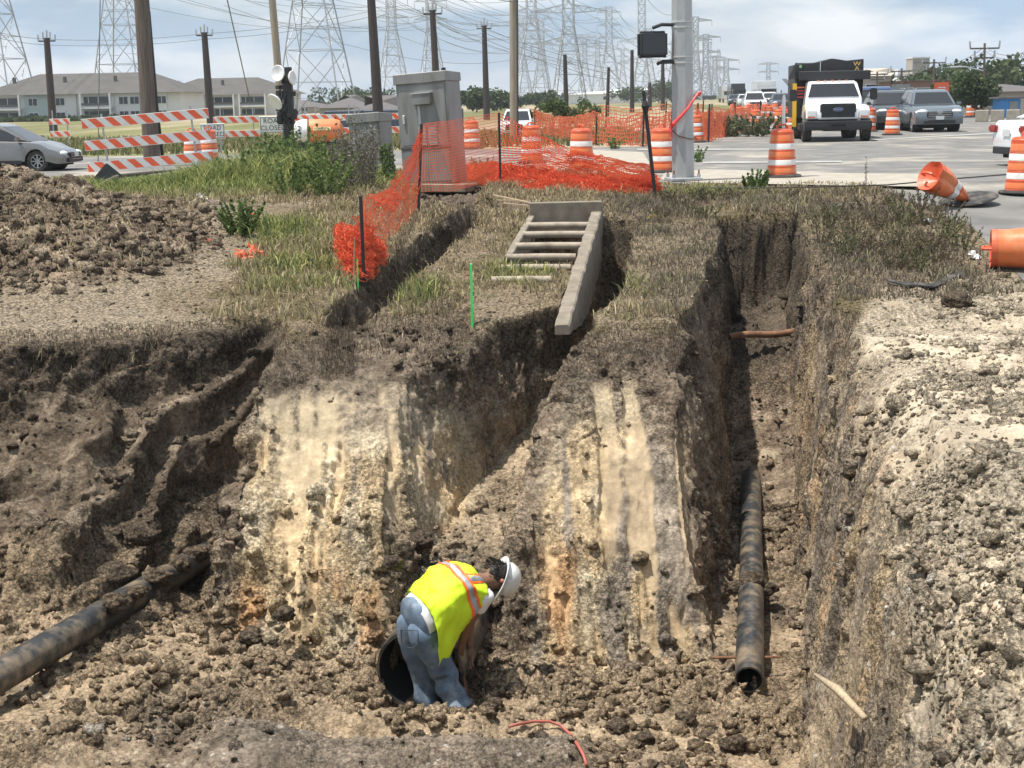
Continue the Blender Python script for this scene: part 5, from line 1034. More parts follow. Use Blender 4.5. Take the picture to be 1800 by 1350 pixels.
# ---------------- work truck
def work_truck():
    q = atZ(1482, 250, 0); k = q.y; Wt = paint('truck_white', (.74, .75, .76), 0); bl = mat('truck_black', (.02, .021, .024), .5, var=.1)
    r = empty('work_truck', q+Vector((0, 1.2, 0)), math.radians(-96), 'white cab work truck with tall black chipper box facing the camera', 'truck'); r.scale = (.9, .97, .80)
    # x forward ; front bumper at x=0.9
    hood = [(-.9, 1.78), (-.85, 1.84), (.35, 1.66), (.62, 1.50), (.72, 1.25), (.72, .95), (-.9, .95)]
    MB().prism(hood, -.72, .72).build('hood', Wt, r, bevel=.07, seg=3, smooth='auto')
    for s_ in (-1, 1):
        fp = [(-.95, .95), (-.95, 1.5), (-.4, 1.56), (.25, 1.5), (.62, 1.34), (.68, .98), (.55, .95), (.45, 1.12), (.2, 1.25), (-.1, 1.27), (-.35, 1.2), (-.5, 1.0), (-.52, .95)]
        MB().prism(fp, s_*.70, s_*1.10).build('fender', Wt, r, bevel=.05, seg=2, smooth='auto')
        MB().box((.63, s_*.90, 1.20), (.12, .32, .26)).build('headlight', M['lamp_clear'], r, bevel=.03, seg=2)
        MB().box((.66, s_*.92, 1.04), (.1, .26, .05)).build('indicator', M['orange_sheet'], r)
        m = MB().box((-1.0, s_*1.42, 1.98), (.10, .26, .50)).build('mirror', M['black'], r, bevel=.04, seg=2); MB().bar((-1.0, s_*1.05, 2.1), (-1.0, s_*1.4, 2.12), .04).build('mirror_arm', M['black'], m); MB().bar((-1.0, s_*1.05, 1.85), (-1.0, s_*1.4, 1.84), .04).build('mirror_arm', M['black'], m)
        for xw, ww in ((.05, .3), (-4.2, .5)):
            t = MB().lathe([(.25, -ww/2), (.46, -ww/2), (.49, -ww/2+.04), (.49, ww/2-.04), (.46, ww/2), (.25, ww/2)], 26, (xw, s_*(1.18-ww/2), .49), Matrix.Rotation(PI/2, 3, 'X')).build('wheel', M['rubber'], r, smooth='auto')
            MB().cyl((xw, s_*(1.17-ww/2), .49), .26, ww*.8, 18, axis='Y').build('rim', M['rim'], t)
        MB().box((-1.55, s_*1.03, .62), (1.1, .3, .28)).build('step', M['black'], r, bevel=.03)
    # cab
    cp = [(-.86, 1.5), (-.90, 1.84), (-1.35, 2.48), (-1.6, 2.58), (-2.6, 2.58), (-2.65, .95), (-.9, .95)]
    V = []
    for y, k_ in ((-1, 1), (1, 1)):
        for x, z in cp: V.append((x, y*(1.02 if z < 1.9 else .86), z))
    n = len(cp); MB().add(V, [tuple(range(n)), tuple(range(n, 2*n))]+[(i, (i+1) % n, n+(i+1) % n, n+i) for i in range(n)]).build('cab', Wt, r, bevel=.06, seg=2, smooth='auto')
    def q4(pts, nm, m_): MB().add([Vector(p)+Vector((.02, 0, .014)) for p in pts]+[Vector(p)-Vector((.03, 0, .02)) for p in pts], [(0, 1, 2, 3), (0, 1, 5, 4), (1, 2, 6, 5), (2, 3, 7, 6), (3, 0, 4, 7)]).build(nm, m_, r)
    q4([(-.93, -.90, 1.89), (-.93, .90, 1.89), (-1.33, .76, 2.44), (-1.33, -.76, 2.44)], 'windshield', M['glass'])
    for i in range(5): MB().box((-1.5, -.5+i*.25, 2.60), (.10, .07, .04)).build('marker_lamp', M['orange_sheet'], r)
    g = MB().box((.70, 0, 1.30), (.10, 1.24, .62)).build('grille', M['black'], r, bevel=.04, seg=2)
    for i in range(5): MB().box((.755, 0, 1.08+i*.105), (.03, 1.1, .035)).build('grille_bar', bl, g)
    em = MB().lathe([(0, .02), (.17, .02), (.18, .0), (.17, -.02)], 24, (.775, 0, 1.36), Matrix(((0, 0, 1), (1, 0, 0), (0, .46, 0)))).build('oval_badge', M['chrome'], r)
    MB().lathe([(0, .026), (.155, .026), (.16, .02)], 24, (.775, 0, 1.36), Matrix(((0, 0, 1), (1, 0, 0), (0, .44, 0)))).build('badge_face', mat('badge_blue', (.02, .05, .2), .3), em)
    text('badge_script', 'Ford', .11, M['chrome'], em, (.803, 0, 1.362), (PI/2, 0, PI/2), .002)
    b = MB().prism([(.62, .48), (.88, .50), (.94, .60), (.94, .86), (.62, .90)], -1.16, 1.16).build('bumper', bl, r, bevel=.03, seg=2)
    for y in (-.35, .35): MB().box((.955, y, .70), (.03, .1, .28)).build('tow_hook', M['black'], b)
    MB().box((.955, 0, .70), (.02, .5, .12)).build('lower_slot', M['arch'], b)
    MB().bx(-6.0, .5, -.45, .45, .45, .85).build('chassis', M['arch'], r)
    # chipper box
    MB().prism([(-2.85, .95), (-2.85, 3.4), (-2.5, 3.4), (-2.5, 2.75), (-6.4, 2.75), (-6.4, .95)], -1.22, 1.22).build('cargo_box', bl, r, bevel=.02)
    MB().prism([(-1.22, 2.7), (-1.22, 3.34), (-.55, 3.4), (0, 3.56), (.12, 3.56), (.6, 3.46), (1.22, 3.52), (1.22, 2.7)], -6.35, -2.48, 'YZ').build('box_upper', bl, r, bevel=.02)
    MB().bx(-2.46, -2.2, -1.12, 1.45, 2.62, 3.02).build('cab_guard', bl, r, bevel=.02)
    MB().box((-2.44, -.35, 3.2), (.03, .03, .6)).build('guard_rib', M['chrome'], r)
    for y in (-1.0, -.05, .75): MB().box((-2.46, y, 3.02), (.04, .05, .7)).build('guard_rib', bl, r)
    MB().cyl((-2.46, -1.05, 3.24), .07, .02, 14, axis='X').build('round_sticker', mat('green_sticker', (.25, .5, .2), .5), r)
    for i, ch in enumerate('WAR'): text('lettering', ch, .26, mat('gold_letter', (.75, .5, .12), .5) if i == 0 else bpy.data.materials['gold_letter'], r, (-2.455, .98, 3.30-i*.20), (PI/2, 0, PI/2), .004)
    yl = mat('yellow_paint', (.75, .45, .03), .5)
    MB().bx(-2.2, -2.1, -1.36, -1.22, .6, 2.5).build('yellow_ladder', yl, r); 
    for i in range(4): MB().box((-2.45, -1.02, 1.9+i*.14), (.1, .5 if i % 2 else .4, .07)).build('warning_lamp', M['lamp_red'] if i < 3 else M['orange_sheet'], r)
    for i in range(3): MB().bar((-2.5, -1.25-i*.05, 2.2), (-2.5, -1.6-i*.06, 2.72), .03).build('tool_handle', M['old_wood'], r)
    MB().tube([(-2.6, -1.2, 2.5), (-2.6, -1.24, 3.05)], .05, 8).build('exhaust', M['black'], r)
work_truck()
# arrow board post by the queue
q = atZ(1472+150, 205, 0)
for px, py, w, h, c, l in [(1655, 155, .9, .7, 'orange', 'small orange sign panel above the front suv'), (1543, 165, .9, .9, 'cabinet', 'round backed grey sign behind the blue pickup'), (1583, 166, 1.1, 1.2, 'cabinet', 'grey sign back behind the dark suv')]:
    P_ = atY(px, py, 85); r = empty('road_sign', (P_.x, 85, 0), 0, l, 'sign'); MB().bar((0, .05, 0), (0, .05, P_.z), .08).build('post', M['galv'], r); MB().box((0, 0, P_.z), (w, .04, h)).build('sign_panel', M[c], r, bevel=.02 if c == 'orange' else .15, seg=2)
# ================================================================== POLES
def pole(name, base, top, r0, r1, m_, label, arms=None, n=12):
    r = empty(name, base, 0, label, 'pole', None); b = Vector(base); t = Vector(top)-b; MB().tube([Vector((0, 0, -.3)), t*.5, t], [r0, (r0+r1)/2, r1], n).build('pole_shaft', m_, r, smooth='auto')
    if arms:
        for h, wd in arms:
            c = t*h; MB().bar(c-Vector((wd, 0, 0)), c+Vector((wd, 0, 0)), .12, .1).build('crossarm', m_, r)
            for s_ in (-1, 1): MB().bar(c+Vector((s_*wd, 0, 0)), c+Vector((s_*wd*1.05, 0, .45)), .09).build('insulator', M['galv'], r)
    return r
b = onG(268, 292, 0); b.y = 36.5; b = atZ(268, 293, -.02); t = atY(247, -30, b.y); P_ = pole('wooden_pole', b, t, .235, .205, M['old_wood'], 'thick weathered wooden utility pole in front of the striped barricade', n=18)
for z, x in ((.0, .20), (.0, .24)): pass
MB().tube([atZ(287, 290, 0)-b, atY(276, 190, b.y)-b, atY(262, 20, b.y)-b], [.05, .045, .04], 8).build('conduit', M['black'], P_)
b = atZ(903, 246, 0); t = atY(902, -40, b.y); P_ = pole('pale_wooden_pole', b, t, .17, .15, M['pale_pole'], 'pale wooden pole with black conduit standing behind the middle net', n=14)
MB().tube([atZ(910, 248, 0)-b, atY(909, -30, b.y)-b], .045, 6).build('conduit', M['black'], P_)
b = atZ(497, 262, 0)+Vector((0, 8, 0)); t = atY(476, -30, b.y); pole('brown_wooden_pole', atY(497, 220, b.y), t, .17, .15, M['pale_pole'], 'tan wooden pole rising behind the round dishes')
brown = [(94, 228, 82, 67, 110, 12, 'brown steel pole before the left apartments'), (371, 214, 359, 57, 115, 12, 'brown steel pole right of the thick wooden pole'), (667, 222, 650, -40, 80, 16, 'tall dark brown pole behind the small cabinet'), (771, 215, 760, 18, 100, 12, 'dark brown pole rising over the tall cabinet'), (856, 215, 851, 45, 130, 10, 'thin dark pole left of the pale wooden pole'), (996, 212, 993, 96, 135, 8, 'dark pole below the widest lattice tower'), (1067, 208, 1070, 118, 140, 6, 'slim dark pole between the wide towers'), (1111, 206, 1111, 88, 160, 7, 'slim dark pole left of the black signal'), (1142, 205, 1142, 145, 190, 7, 'short slim pole under the black signal'), (1165, 204, 1165, 110, 180, 7, 'slim pole left of the signal pole')]
for bx_, by, tx, ty, Y, wpx, l in brown:
    b = atY(bx_, by, Y); b.z = -.3; t = atY(tx, ty, Y); k = Y/FPX; pole('brown_pole', b, t, wpx*k*.62, wpx*k*.42, M['brown_pole'], l, [(.97, .6), (.995, .25)] if ty > 0 and wpx > 9 else None, 10)
    if ty > 0 and wpx > 9: MB().bar(atY(tx, ty, Y), atY(tx, ty-14, Y), .1).build('lightning_rod', M['galv'], None); o = bpy.context.scene.objects[-1] if False else [x for x in bpy.data.objects if x.name.startswith('lightning_rod') and x.parent is None][-1]; pr_ = [x for x in bpy.data.objects if x.name.startswith('brown_pole') and x.get('label') == l][0]; o.parent = pr_; o.location = -b
for bx_, by, tx, ty, Y, wpx, l in [(1541, 192, 1542, 126, 130, 3, 'utility pole left of the tall beige block'), (1585, 192, 1585, 120, 130, 3.4, 'utility pole beside the tall beige block'), (1641, 180, 1642, 104, 120, 3.6, 'utility pole above the front suv'), (1729, 190, 1731, 76, 95, 4, 'tall utility pole over the round bush')]:
    b = atY(bx_, by, Y); b.z = 0; pole('utility_pole', b, atY(tx, ty, Y), wpx*Y/FPX*.6, wpx*Y/FPX*.5, M['old_wood'], l, [(.93, .9), (.80, .6)], 8)
for i in range(14):
    px = 1262+i*14+random.uniform(-5, 5); Y = random.uniform(260, 420); b = atY(px, 196, Y); b.z = 0; h_ = random.uniform(18, 40); pole('distant_pole', b, atY(px, 196-h_, Y), .16, .12, M['brown_pole'], f'thin distant pole on the skyline above the road, {ORD[i]} from the left', None, 6)['group'] = 'thin distant poles above the road'
# ================================================================== LATTICE TOWERS
DIR = Vector((.1735, .985, 0)).normalized()
def tower(px, Y, ztop, wb, ww, zw, arms, label, gr, barw=.22, nlev=7, foot_z=0):
    P_ = atY(px, 180, Y); r = empty('lattice_tower', (P_.x, Y, 0), -math.atan2(DIR.x, DIR.y), label, 'tower', gr); mb = MB(); 
    def wd(z): return wb+(ww-wb)*min(1, z/zw) if z < zw else ww
    z = 0; lv = [0]; 
    while z < zw-.5: z += max(2.2, wd(z)*.95); lv.append(min(z, zw))
    lv[-1] = zw
    while z < ztop-.5: z += ww*1.25; lv.append(min(z, ztop))
    lv[-1] = ztop; LG = [MB() for _ in range(4)]
    for i in range(len(lv)-1):
        a, b_ = lv[i], lv[i+1]; A = [(sx*wd(a)/2, sy*wd(a)/2, a) for sx, sy in ((-1, -1), (1, -1), (1, 1), (-1, 1))]; B = [(sx*wd(b_)/2, sy*wd(b_)/2, b_) for sx, sy in ((-1, -1), (1, -1), (1, 1), (-1, 1))]
        for k in range(4):
            LG[k].bar(A[k], B[k], barw); k2 = (k+1) % 4; mb.bar(A[k], B[k2], barw*.55); mb.bar(A[k2], B[k], barw*.55); mb.bar(B[k], B[k2], barw*.55)
            if wd(a) > 4.5:
                m0 = (Vector(A[k])+Vector(A[k2]))/2; mm = (Vector(A[k])+Vector(B[k2])+Vector(A[k2])+Vector(B[k]))/4; mb.bar(mm, (Vector(A[k])+Vector(B[k]))/2, barw*.4); mb.bar(mm, (Vector(A[k2])+Vector(B[k2]))/2, barw*.4); mb.bar(Vector(A[k]).lerp(mm, .5), Vector(A[k]).lerp(Vector(B[k]), .25), barw*.35); mb.bar(Vector(A[k2]).lerp(mm, .5), Vector(A[k2]).lerp(Vector(B[k2]), .25), barw*.35)
    for lg in LG: lg.build('tower_leg', M['tower'], r)
    mb.build('bracing', M['tower'], r)
    for z, span, ht in arms:
        h2 = ww/2
        for s_ in (-1, 1):
            am = MB()
            tip = Vector((s_*span, 0, z+ht*.15)); 
            for sy in (-1, 1):
                t0 = Vector((s_*h2, sy*h2, z+ht)); b0 = Vector((s_*h2, sy*h2, z)); am.bar(t0, tip, barw*.6); am.bar(b0, tip, barw*.6); pv = b0
                for k in range(1, 7): q_ = (b0 if k % 2 == 0 else t0).lerp(tip, k/7.0); am.bar(pv, q_, barw*.38); pv = q_
            am.build('crossarm', M['tower'], r); MB().tube([(s_*span, 0, z), (s_*span, 0, z-1.9)], .10, 6).build('insulator', M['galv'], r)
    return r
rows = [('A', [(560, 205), (955, 0), (1095, 0)])]
def row_positions(px0, Y0, step, n): 
    P_ = atY(px0, 180, Y0); return [Vector((P_.x, P_.y, 0))+DIR*step*i for i in range(n)]
TT = [] 
names = ['nearest', 'second', 'third', 'fourth', 'fifth', 'sixth', 'seventh']
def trow(tagname, px0, Y0, step, n, kw, group, descr):
    L_ = []
    for i, p_ in enumerate(row_positions(px0, Y0, step, n)):
        px = 900+FPX*p_.x/(p_.y*.98); bw_ = .17+.035*i
        t = tower(900, p_.y, label=f'{names[i]} {descr}', gr=group, barw=bw_, **kw); t.location = (p_.x, p_.y, 0); L_.append(t)
    return L_
aA = [(26.5, 5.2, 1.3), (32, 5.2, 1.3), (37.5, 5.2, 1.3)]
kwA = dict(ztop=40, wb=10.2, ww=2.6, zw=25, arms=aA)
trow('A', 558, 235, 215, 5, kwA, 'lattice towers of the middle power line', 'lattice tower of the line starting behind the round dishes')
trow('B', 222, 250, 230, 4, dict(ztop=38, wb=9, ww=2.4, zw=24, arms=aA), 'lattice towers of the second power line', 'lattice tower of the line starting behind the thick wooden pole')
trow('C', -5, 225, 240, 5, dict(ztop=38, wb=9.5, ww=2.4, zw=24, arms=aA), 'lattice towers of the left power line', 'lattice tower of the line starting at the left edge')
trow('D', 1001, 290, 165, 6, dict(ztop=34, wb=6.4, ww=2.0, zw=15, arms=[(11.6, 7.3, 1.5), (17.6, 7.3, 1.5)]), 'wide armed lattice towers of the right power line', 'wide armed tower of the line ending near the signal pole')
for i, (px, Y, h_) in enumerate([(1350, 900, 20), (1276, 700, 18), (1240, 620, 26), (1256, 800, 22), (1222, 560, 30)]): tower(px, Y, h_, 5, 2, h_*.6, [(h_*.72, 6, 1), (h_*.95, 6, 1)], ['tiny lattice tower over the far road', 'tiny lattice tower right of the signal pole', 'hazy lattice tower behind the signal pole, taller one', 'hazy lattice tower just right of the signal pole, shorter one', 'hazy lattice tower immediately right of the signal pole shaft'][i], 'hazy towers on the skyline', .5)
# ================================================================== POWER LINES
def wires(px0, Y0, step, n, offs, label, name='power_line', r=.022, pre=1, sag=5.0):
    P0 = row_positions(px0, Y0, step, n); P0 = [P0[0]-DIR*step*k for k in range(pre, 0, -1)]+P0; side_ = Vector((DIR.y, -DIR.x, 0))
    for oi, (lat, z) in enumerate(offs):
        mb = MB(); 
        for a, b_ in zip(P0[:-1], P0[1:]):
            A = a+side_*lat+Vector((0, 0, z)); B = b_+side_*lat+Vector((0, 0, z)); seg = 14; last = None; pts = []
            for k in range(seg+1):
                t = k/seg; p_ = A.lerp(B, t); p_.z -= sag*4*t*(1-t); pts.append(p_)
            rr = [r*max(.8, min(4, p_.y/140)) for p_ in pts]; mb.tube(pts, rr, 3, False)
        zs = sorted({q for _, q in offs}); lv = ('shield wire at the top' if abs(lat) < 3 else {0: 'lowest wire', len(zs)-2: 'top arm wire'}.get(zs.index(z), 'middle wire')); sd2 = 'left' if lat < 0 else 'right'
        o = mb.build(name, M['wire']); tag(o, f'{lv}, {sd2}, of {label[12:]}', 'power line', label)
o6 = [(s_*5.2, z-1.9) for s_ in (-1, 1) for z in (26.5, 32, 37.5)]+[(-2, 40), (2, 40)]
wires(558, 235, 215, 5, o6, 'wire of the middle power line above the dishes'); wires(222, 250, 230, 4, o6, 'wire of the second power line above the apartments'); wires(-5, 225, 240, 5, o6, 'wire of the left power line crossing the upper left sky')
wires(1001, 290, 165, 6, [(s_*7.3, z-1.7) for s_ in (-1, 1) for z in (11.6, 17.6)]+[(-1, 34)], 'wire of the wide armed power line left of the black signal', sag=3)
bl_ = [(p[4], p) for p in brown]
_sp = {}
def span(pts, label, r=.02, sag=.02):
    mb = MB()
    for a, b_ in zip(pts[:-1], pts[1:]):
        L_ = (b_-a).length; P_ = [a.lerp(b_, t/10)-Vector((0, 0, sag*L_*4*(t/10)*(1-t/10))) for t in range(11)]; mb.tube(P_, [r*max(1, p.y/110) for p in P_], 3, False)
    _sp[label] = _sp.get(label, 0)+1; tag(mb.build('cable', M['wire']), ['upper', 'lower', 'lowest'][_sp[label]-1]+' '+label, 'cable', label)
for dz in (0, -10): 
    pts = [atY(x, y-dz, Y) for x, y, Y in [(-60, 40, 100), (82, 69, 110), (359, 59, 115), (650, 20, 120), (760, 22, 100)]]; span(pts, 'cable strung between the brown steel poles on the left')
for dz in (0, 9, 20): span([atY(x, y+dz, Y) for x, y, Y in [(760, 22, 100), (851, 48, 130), (993, 98, 135), (1070, 120, 140), (1142, 147, 190), (1300, 178, 400)]], 'cable running down the row of brown poles to the road')
for dz in (0, 7): span([atY(x, y+dz, Y) for x, y, Y in [(1541, 130, 130), (1585, 124, 130), (1642, 108, 120), (1731, 82, 95), (1860, 55, 60)]], 'cable on the utility poles at the right')
span([atY(397, -10, 60), atY(440, 180, 75)], 'guy wire slanting down right of the brown steel pole', .03, 0)
span([atY(176, -10, 40), atY(172, 300, 40)], 'thin wire hanging down left of the thick wooden pole', .015, 0)
span([atY(903, 4, 55), atY(760, -40, 50)], 'service cable leaving the pale wooden pole', .015)
# street lamp arm at right
P_ = atY(1731, 125, 95); r = empty('street_lamp', P_, 0, 'street lamp arm reaching left from the tall utility pole', 'lamp'); MB().tube([(0, 0, 0), (-1.2, 0, .28), (-1.7, 0, .3)], .05, 6).build('arm', M['galv'], r); MB().box((-1.9, 0, .28), (.5, .2, .12)).build('lamp_head', M['galv'], r, bevel=.03)
# ================================================================== BUILDINGS
M['roof'] = mat('shingle_roof', (.088, .082, .076), .9, var=.15, scale=.6, bump=.01, bscale=6); M['wallw'] = mat('white_siding', (.70, .69, .66), .85, var=.04, scale=.5); M['wallt'] = mat('teal_siding', (.42, .50, .49), .85, var=.04); M['win'] = mat('dark_window', (.03, .04, .05), .15); M['trim'] = mat('window_trim', (.70, .70, .68), .7)
def apartments(px0, px1, Y, zb, z_eave, z_ridge, label, seed, hipl=True, hipr=True):
    A = atY(px0, 190, Y); B = atY(px1, 190, Y); Lx = B.x-A.x; r = empty('apartment_building', (A.x, Y, zb), 0, label, 'building'); rg = random.Random(seed); D = 16; he = z_eave-zb; hr = z_ridge-zb
    MB().bx(0, Lx, 0, D, 0, he).build('wall', M['wallw'], r); MB().bx(-.02, Lx+.02, -.06, -.0, 0, he*.40).build('lower_wall', M['wallt'], r)
    o_ = 1.0; MB().add([(-o_, -o_, he), (Lx+o_, -o_, he), (Lx+o_, D+o_, he), (-o_, D+o_, he), ((D*.35 if hipl else 0), D/2, hr), (Lx-(D*.35 if hipr else 0), D/2, hr)], [(0, 1, 5, 4), (1, 2, 5), (2, 3, 4, 5), (3, 0, 4), (0, 3, 2, 1)]).build('roof', M['roof'], r)
    x = 1.2; 
    while x < Lx-3:
        kind = rg.random(); st = [he*.08, he*.42, he*.74]
        if kind < .42:   # balcony bay
            MB().bx(x, x+4.2, -1.2, 0, he*.66, he*.70).build('balcony_slab', M['trim'], r); 
            for z0 in st[1:]:
                w = MB().bx(x+.3, x+3.9, -.09, -.065, z0, z0+he*.19).build('balcony_opening', M['win'], r)
                for k in range(2): MB().bx(x+.9+k*1.3, x+.98+k*1.3, -.12, -.09, z0, z0+he*.19).build('frame', M['trim'], w)
                MB().bx(x+.1, x+4.1, -1.2, -1.12, z0, z0+.10*he*.5).build('railing', M['cabinet_dark'], r)
            for xx in (x, x+4.0): MB().bx(xx, xx+.22, -1.3, -1.1, 0, he).build('column', M['trim'], r)
            x += 4.9
        else:
            MB().bx(x-.3, x+3.0, -.30, -.06, he*.40, he+(.0)).build('bay_wall', M['wallw' if kind < .8 else 'wallt'], r)
            for z0 in st:
                for k in range(2 if kind < .75 else 1):
                    f_ = MB().bx(x+.2+k*1.5, x+1.5+k*1.5, -.36, -.30 if z0 > he*.4 else -.06, z0, z0+he*.19).build('window', M['trim'], r); MB().bx(x+.28+k*1.5, x+1.42+k*1.5, -.39, -.36, z0+.1, z0+he*.19-.1).build('pane', M['win'], f_); MB().bx(x+.82+k*1.5, x+.88+k*1.5, -.405, -.39, z0+.1, z0+he*.19-.1).build('mullion', M['trim'], f_)
            x += 3.7
    for k in range(int(Lx/7)): MB().bx(k*7+3, k*7+3.4, D*.25, D*.25+.4, he+(hr-he)*.45, he+(hr-he)*.45+1.1).build('vent_pipe', M['cabinet_dark'], r)
apartments(-30, 318, 205, -2.5, 3.5, 6.4, 'long white apartment block with brown hip roof at the left', 1); apartments(270, 505, 235, -2.5, 3.2, 5.9, 'second white apartment block right of the thick wooden pole', 2)
o = bpy.data.objects['apartment_building']
def gable(px0, px1, Y, z1, z2, wm, rm, label, zb=0, D=14, cat='building'):
    A = atY(px0, 190, Y); B = atY(px1, 190, Y); Lx = B.x-A.x; r = empty('building', (A.x, Y, zb), 0, label, cat); MB().bx(0, Lx, 0, D, 0, z1).build('wall', wm, r); MB().add([(-.5, -.5, z1), (Lx+.5, -.5, z1), (Lx+.5, D+.5, z1), (-.5, D+.5, z1), (D*.3, D/2, z2), (Lx-D*.3, D/2, z2)], [(0, 1, 5, 4), (1, 2, 5), (2, 3, 4, 5), (3, 0, 4), (0, 3, 2, 1)]).build('roof', rm, r)
    n_ = max(2, int(Lx/6))
    for k in range(n_): f_ = MB().bx(Lx*(k+.5)/n_-.8, Lx*(k+.5)/n_+.8, -.08, 0, z1*.35, z1*.75).build('window', M['trim'], r); MB().bx(Lx*(k+.5)/n_-.68, Lx*(k+.5)/n_+.68, -.12, -.08, z1*.38, z1*.72).build('pane', M['win'], f_)
    return r
M['roofg'] = mat('grey_roof', (.11, .10, .10), .9, var=.1); M['beige'] = mat('beige_wall', (.40, .36, .30), .85, var=.06); M['brick'] = mat('brick_wall', (.26, .15, .11), .9, var=.1)
gable(562, 655, 190, 1.0, 2.6, M['beige'], M['roofg'], 'low grey roofed house beyond the orange tank'); gable(625, 705, 150, .9, 2.3, M['beige'], M['roofg'], 'grey roofed house behind the small cabinet'); gable(425, 570, 260, 1.0, 2.2, M['beige'], M['roofg'], 'long low house behind the dish mast')
gable(1000, 1130, 420, 2.6, 3.4, M['trim'], M['trim'], 'long white warehouse on the horizon left of the signal pole', D=30); gable(1050, 1190, 520, 3.6, 4.4, M['trim'], M['trim'], 'second white warehouse behind the first on the horizon', D=30); gable(935, 1010, 480, 2.2, 3.0, M['trim'], M['trim'], 'pale low shed on the horizon behind the middle drum', D=30)
gable(1506, 1610, 170, 3.4, 4.4, M['beige'], M['beige'], 'beige shop building behind the queue of cars', D=20)
r = gable(1590, 1720, 140, 2.6, 2.65, M['brick'], M['roofg'], 'low brick building behind the front suv', D=10)
P_ = atY(1617, 180, 165); r = empty('tower_block', (P_.x, 165, 0), .1, 'tall plain beige tower block with slanted side wing', 'building'); MB().bx(-.95, .95, 0, 2, 0, 5.2).build('wall', M['beige'], r); MB().bx(-1.0, 1.0, -.05, 2.05, 5.15, 5.3).build('parapet', M['trim'], r); MB().prism([(-2.8, 2.0), (-.96, 2.0), (-.96, 2.5), (-2.5, 4.0)], .1, 1.5).build('slanted_wing', M['trim'], r)
for k in range(6): MB().bx(-.93, .93, -.03, 0, .7+k*.8, .73+k*.8).build('panel_joint', M['cabinet_dark'], r)
P_ = atY(1776, 190, 88); r = empty('shed', (P_.x, 88, 0), -.12, 'bright blue shed with dark door at the right edge', 'shed'); MB().bx(-.55, .55, 0, 2.4, 0, 1.1).build('wall', mat('blue_wall', (.05, .22, .50), .7, var=.06), r); MB().bx(-.75, .75, -.15, 2.6, 1.1, 1.2).build('roof', M['roofg'], r); d = MB().bx(-.05, .42, -.04, -.0, .1, .95).build('door', M['cabinet'], r); MB().bx(-.0, .05, -.07, -.04, .5, .56).build('handle', M['chrome'], d); MB().bx(.56, 1.0, 0, 2.4, 0, 1.05).build('side_wall', M['beige'], r)
P_ = atY(1780, 180, 100); r = gable(1700, 1860, 100, 1.5, 2.0, M['beige'], M['roofg'], 'grey roofed shelter behind the blue shed', D=8)
# concrete barrier
a = atZ(1712, 214, 0); b = atZ(1850, 212, 0); r = empty('concrete_barrier', a, 0, 'low pale concrete barrier below the blue shed', 'barrier')
for k in range(5): d_ = (b-a)/5; MB().bar(d_*k+Vector((.05, 0, .3)), d_*(k+1)-Vector((.05, 0, -.3)), .35, .6).build('block', M['pale_concrete'], r, bevel=.03)
# pale road edge slab and paint lines
def strip(name, P_, m_, z, kind='structure'):
    o = MB().add([(p[0], p[1], z) for p in P_], [tuple(range(len(P_)))]).build(name, m_); o['kind'] = kind; return o
g_ = lambda x, y: tuple(atZ(x, y, 0))[:2]
strip('pale_kerb_strip', [g_(1160, 316), g_(1235, 322), g_(1640, 329), g_(1640, 306), g_(1500, 305), g_(1240, 298), g_(1170, 303)], M['pale_concrete'], .008)
strip('driveway', [g_(930, 306), g_(1100, 312), g_(1150, 300), g_(1130, 268), g_(990, 262), g_(960, 290)], M['pale_concrete'], .012)
wl_ = mat('worn_white_paint', (.30, .30, .285), .8, var=.3, scale=2)
for a in ([(1120, 262), (1400, 262), (1400, 264), (1120, 264.5)], [(1235, 285), (1480, 283), (1480, 286), (1235, 288)], [(1500, 247), (1800, 231), (1800, 233), (1500, 249)]): strip('painted_line', [g_(*p) for p in a], wl_, .012)
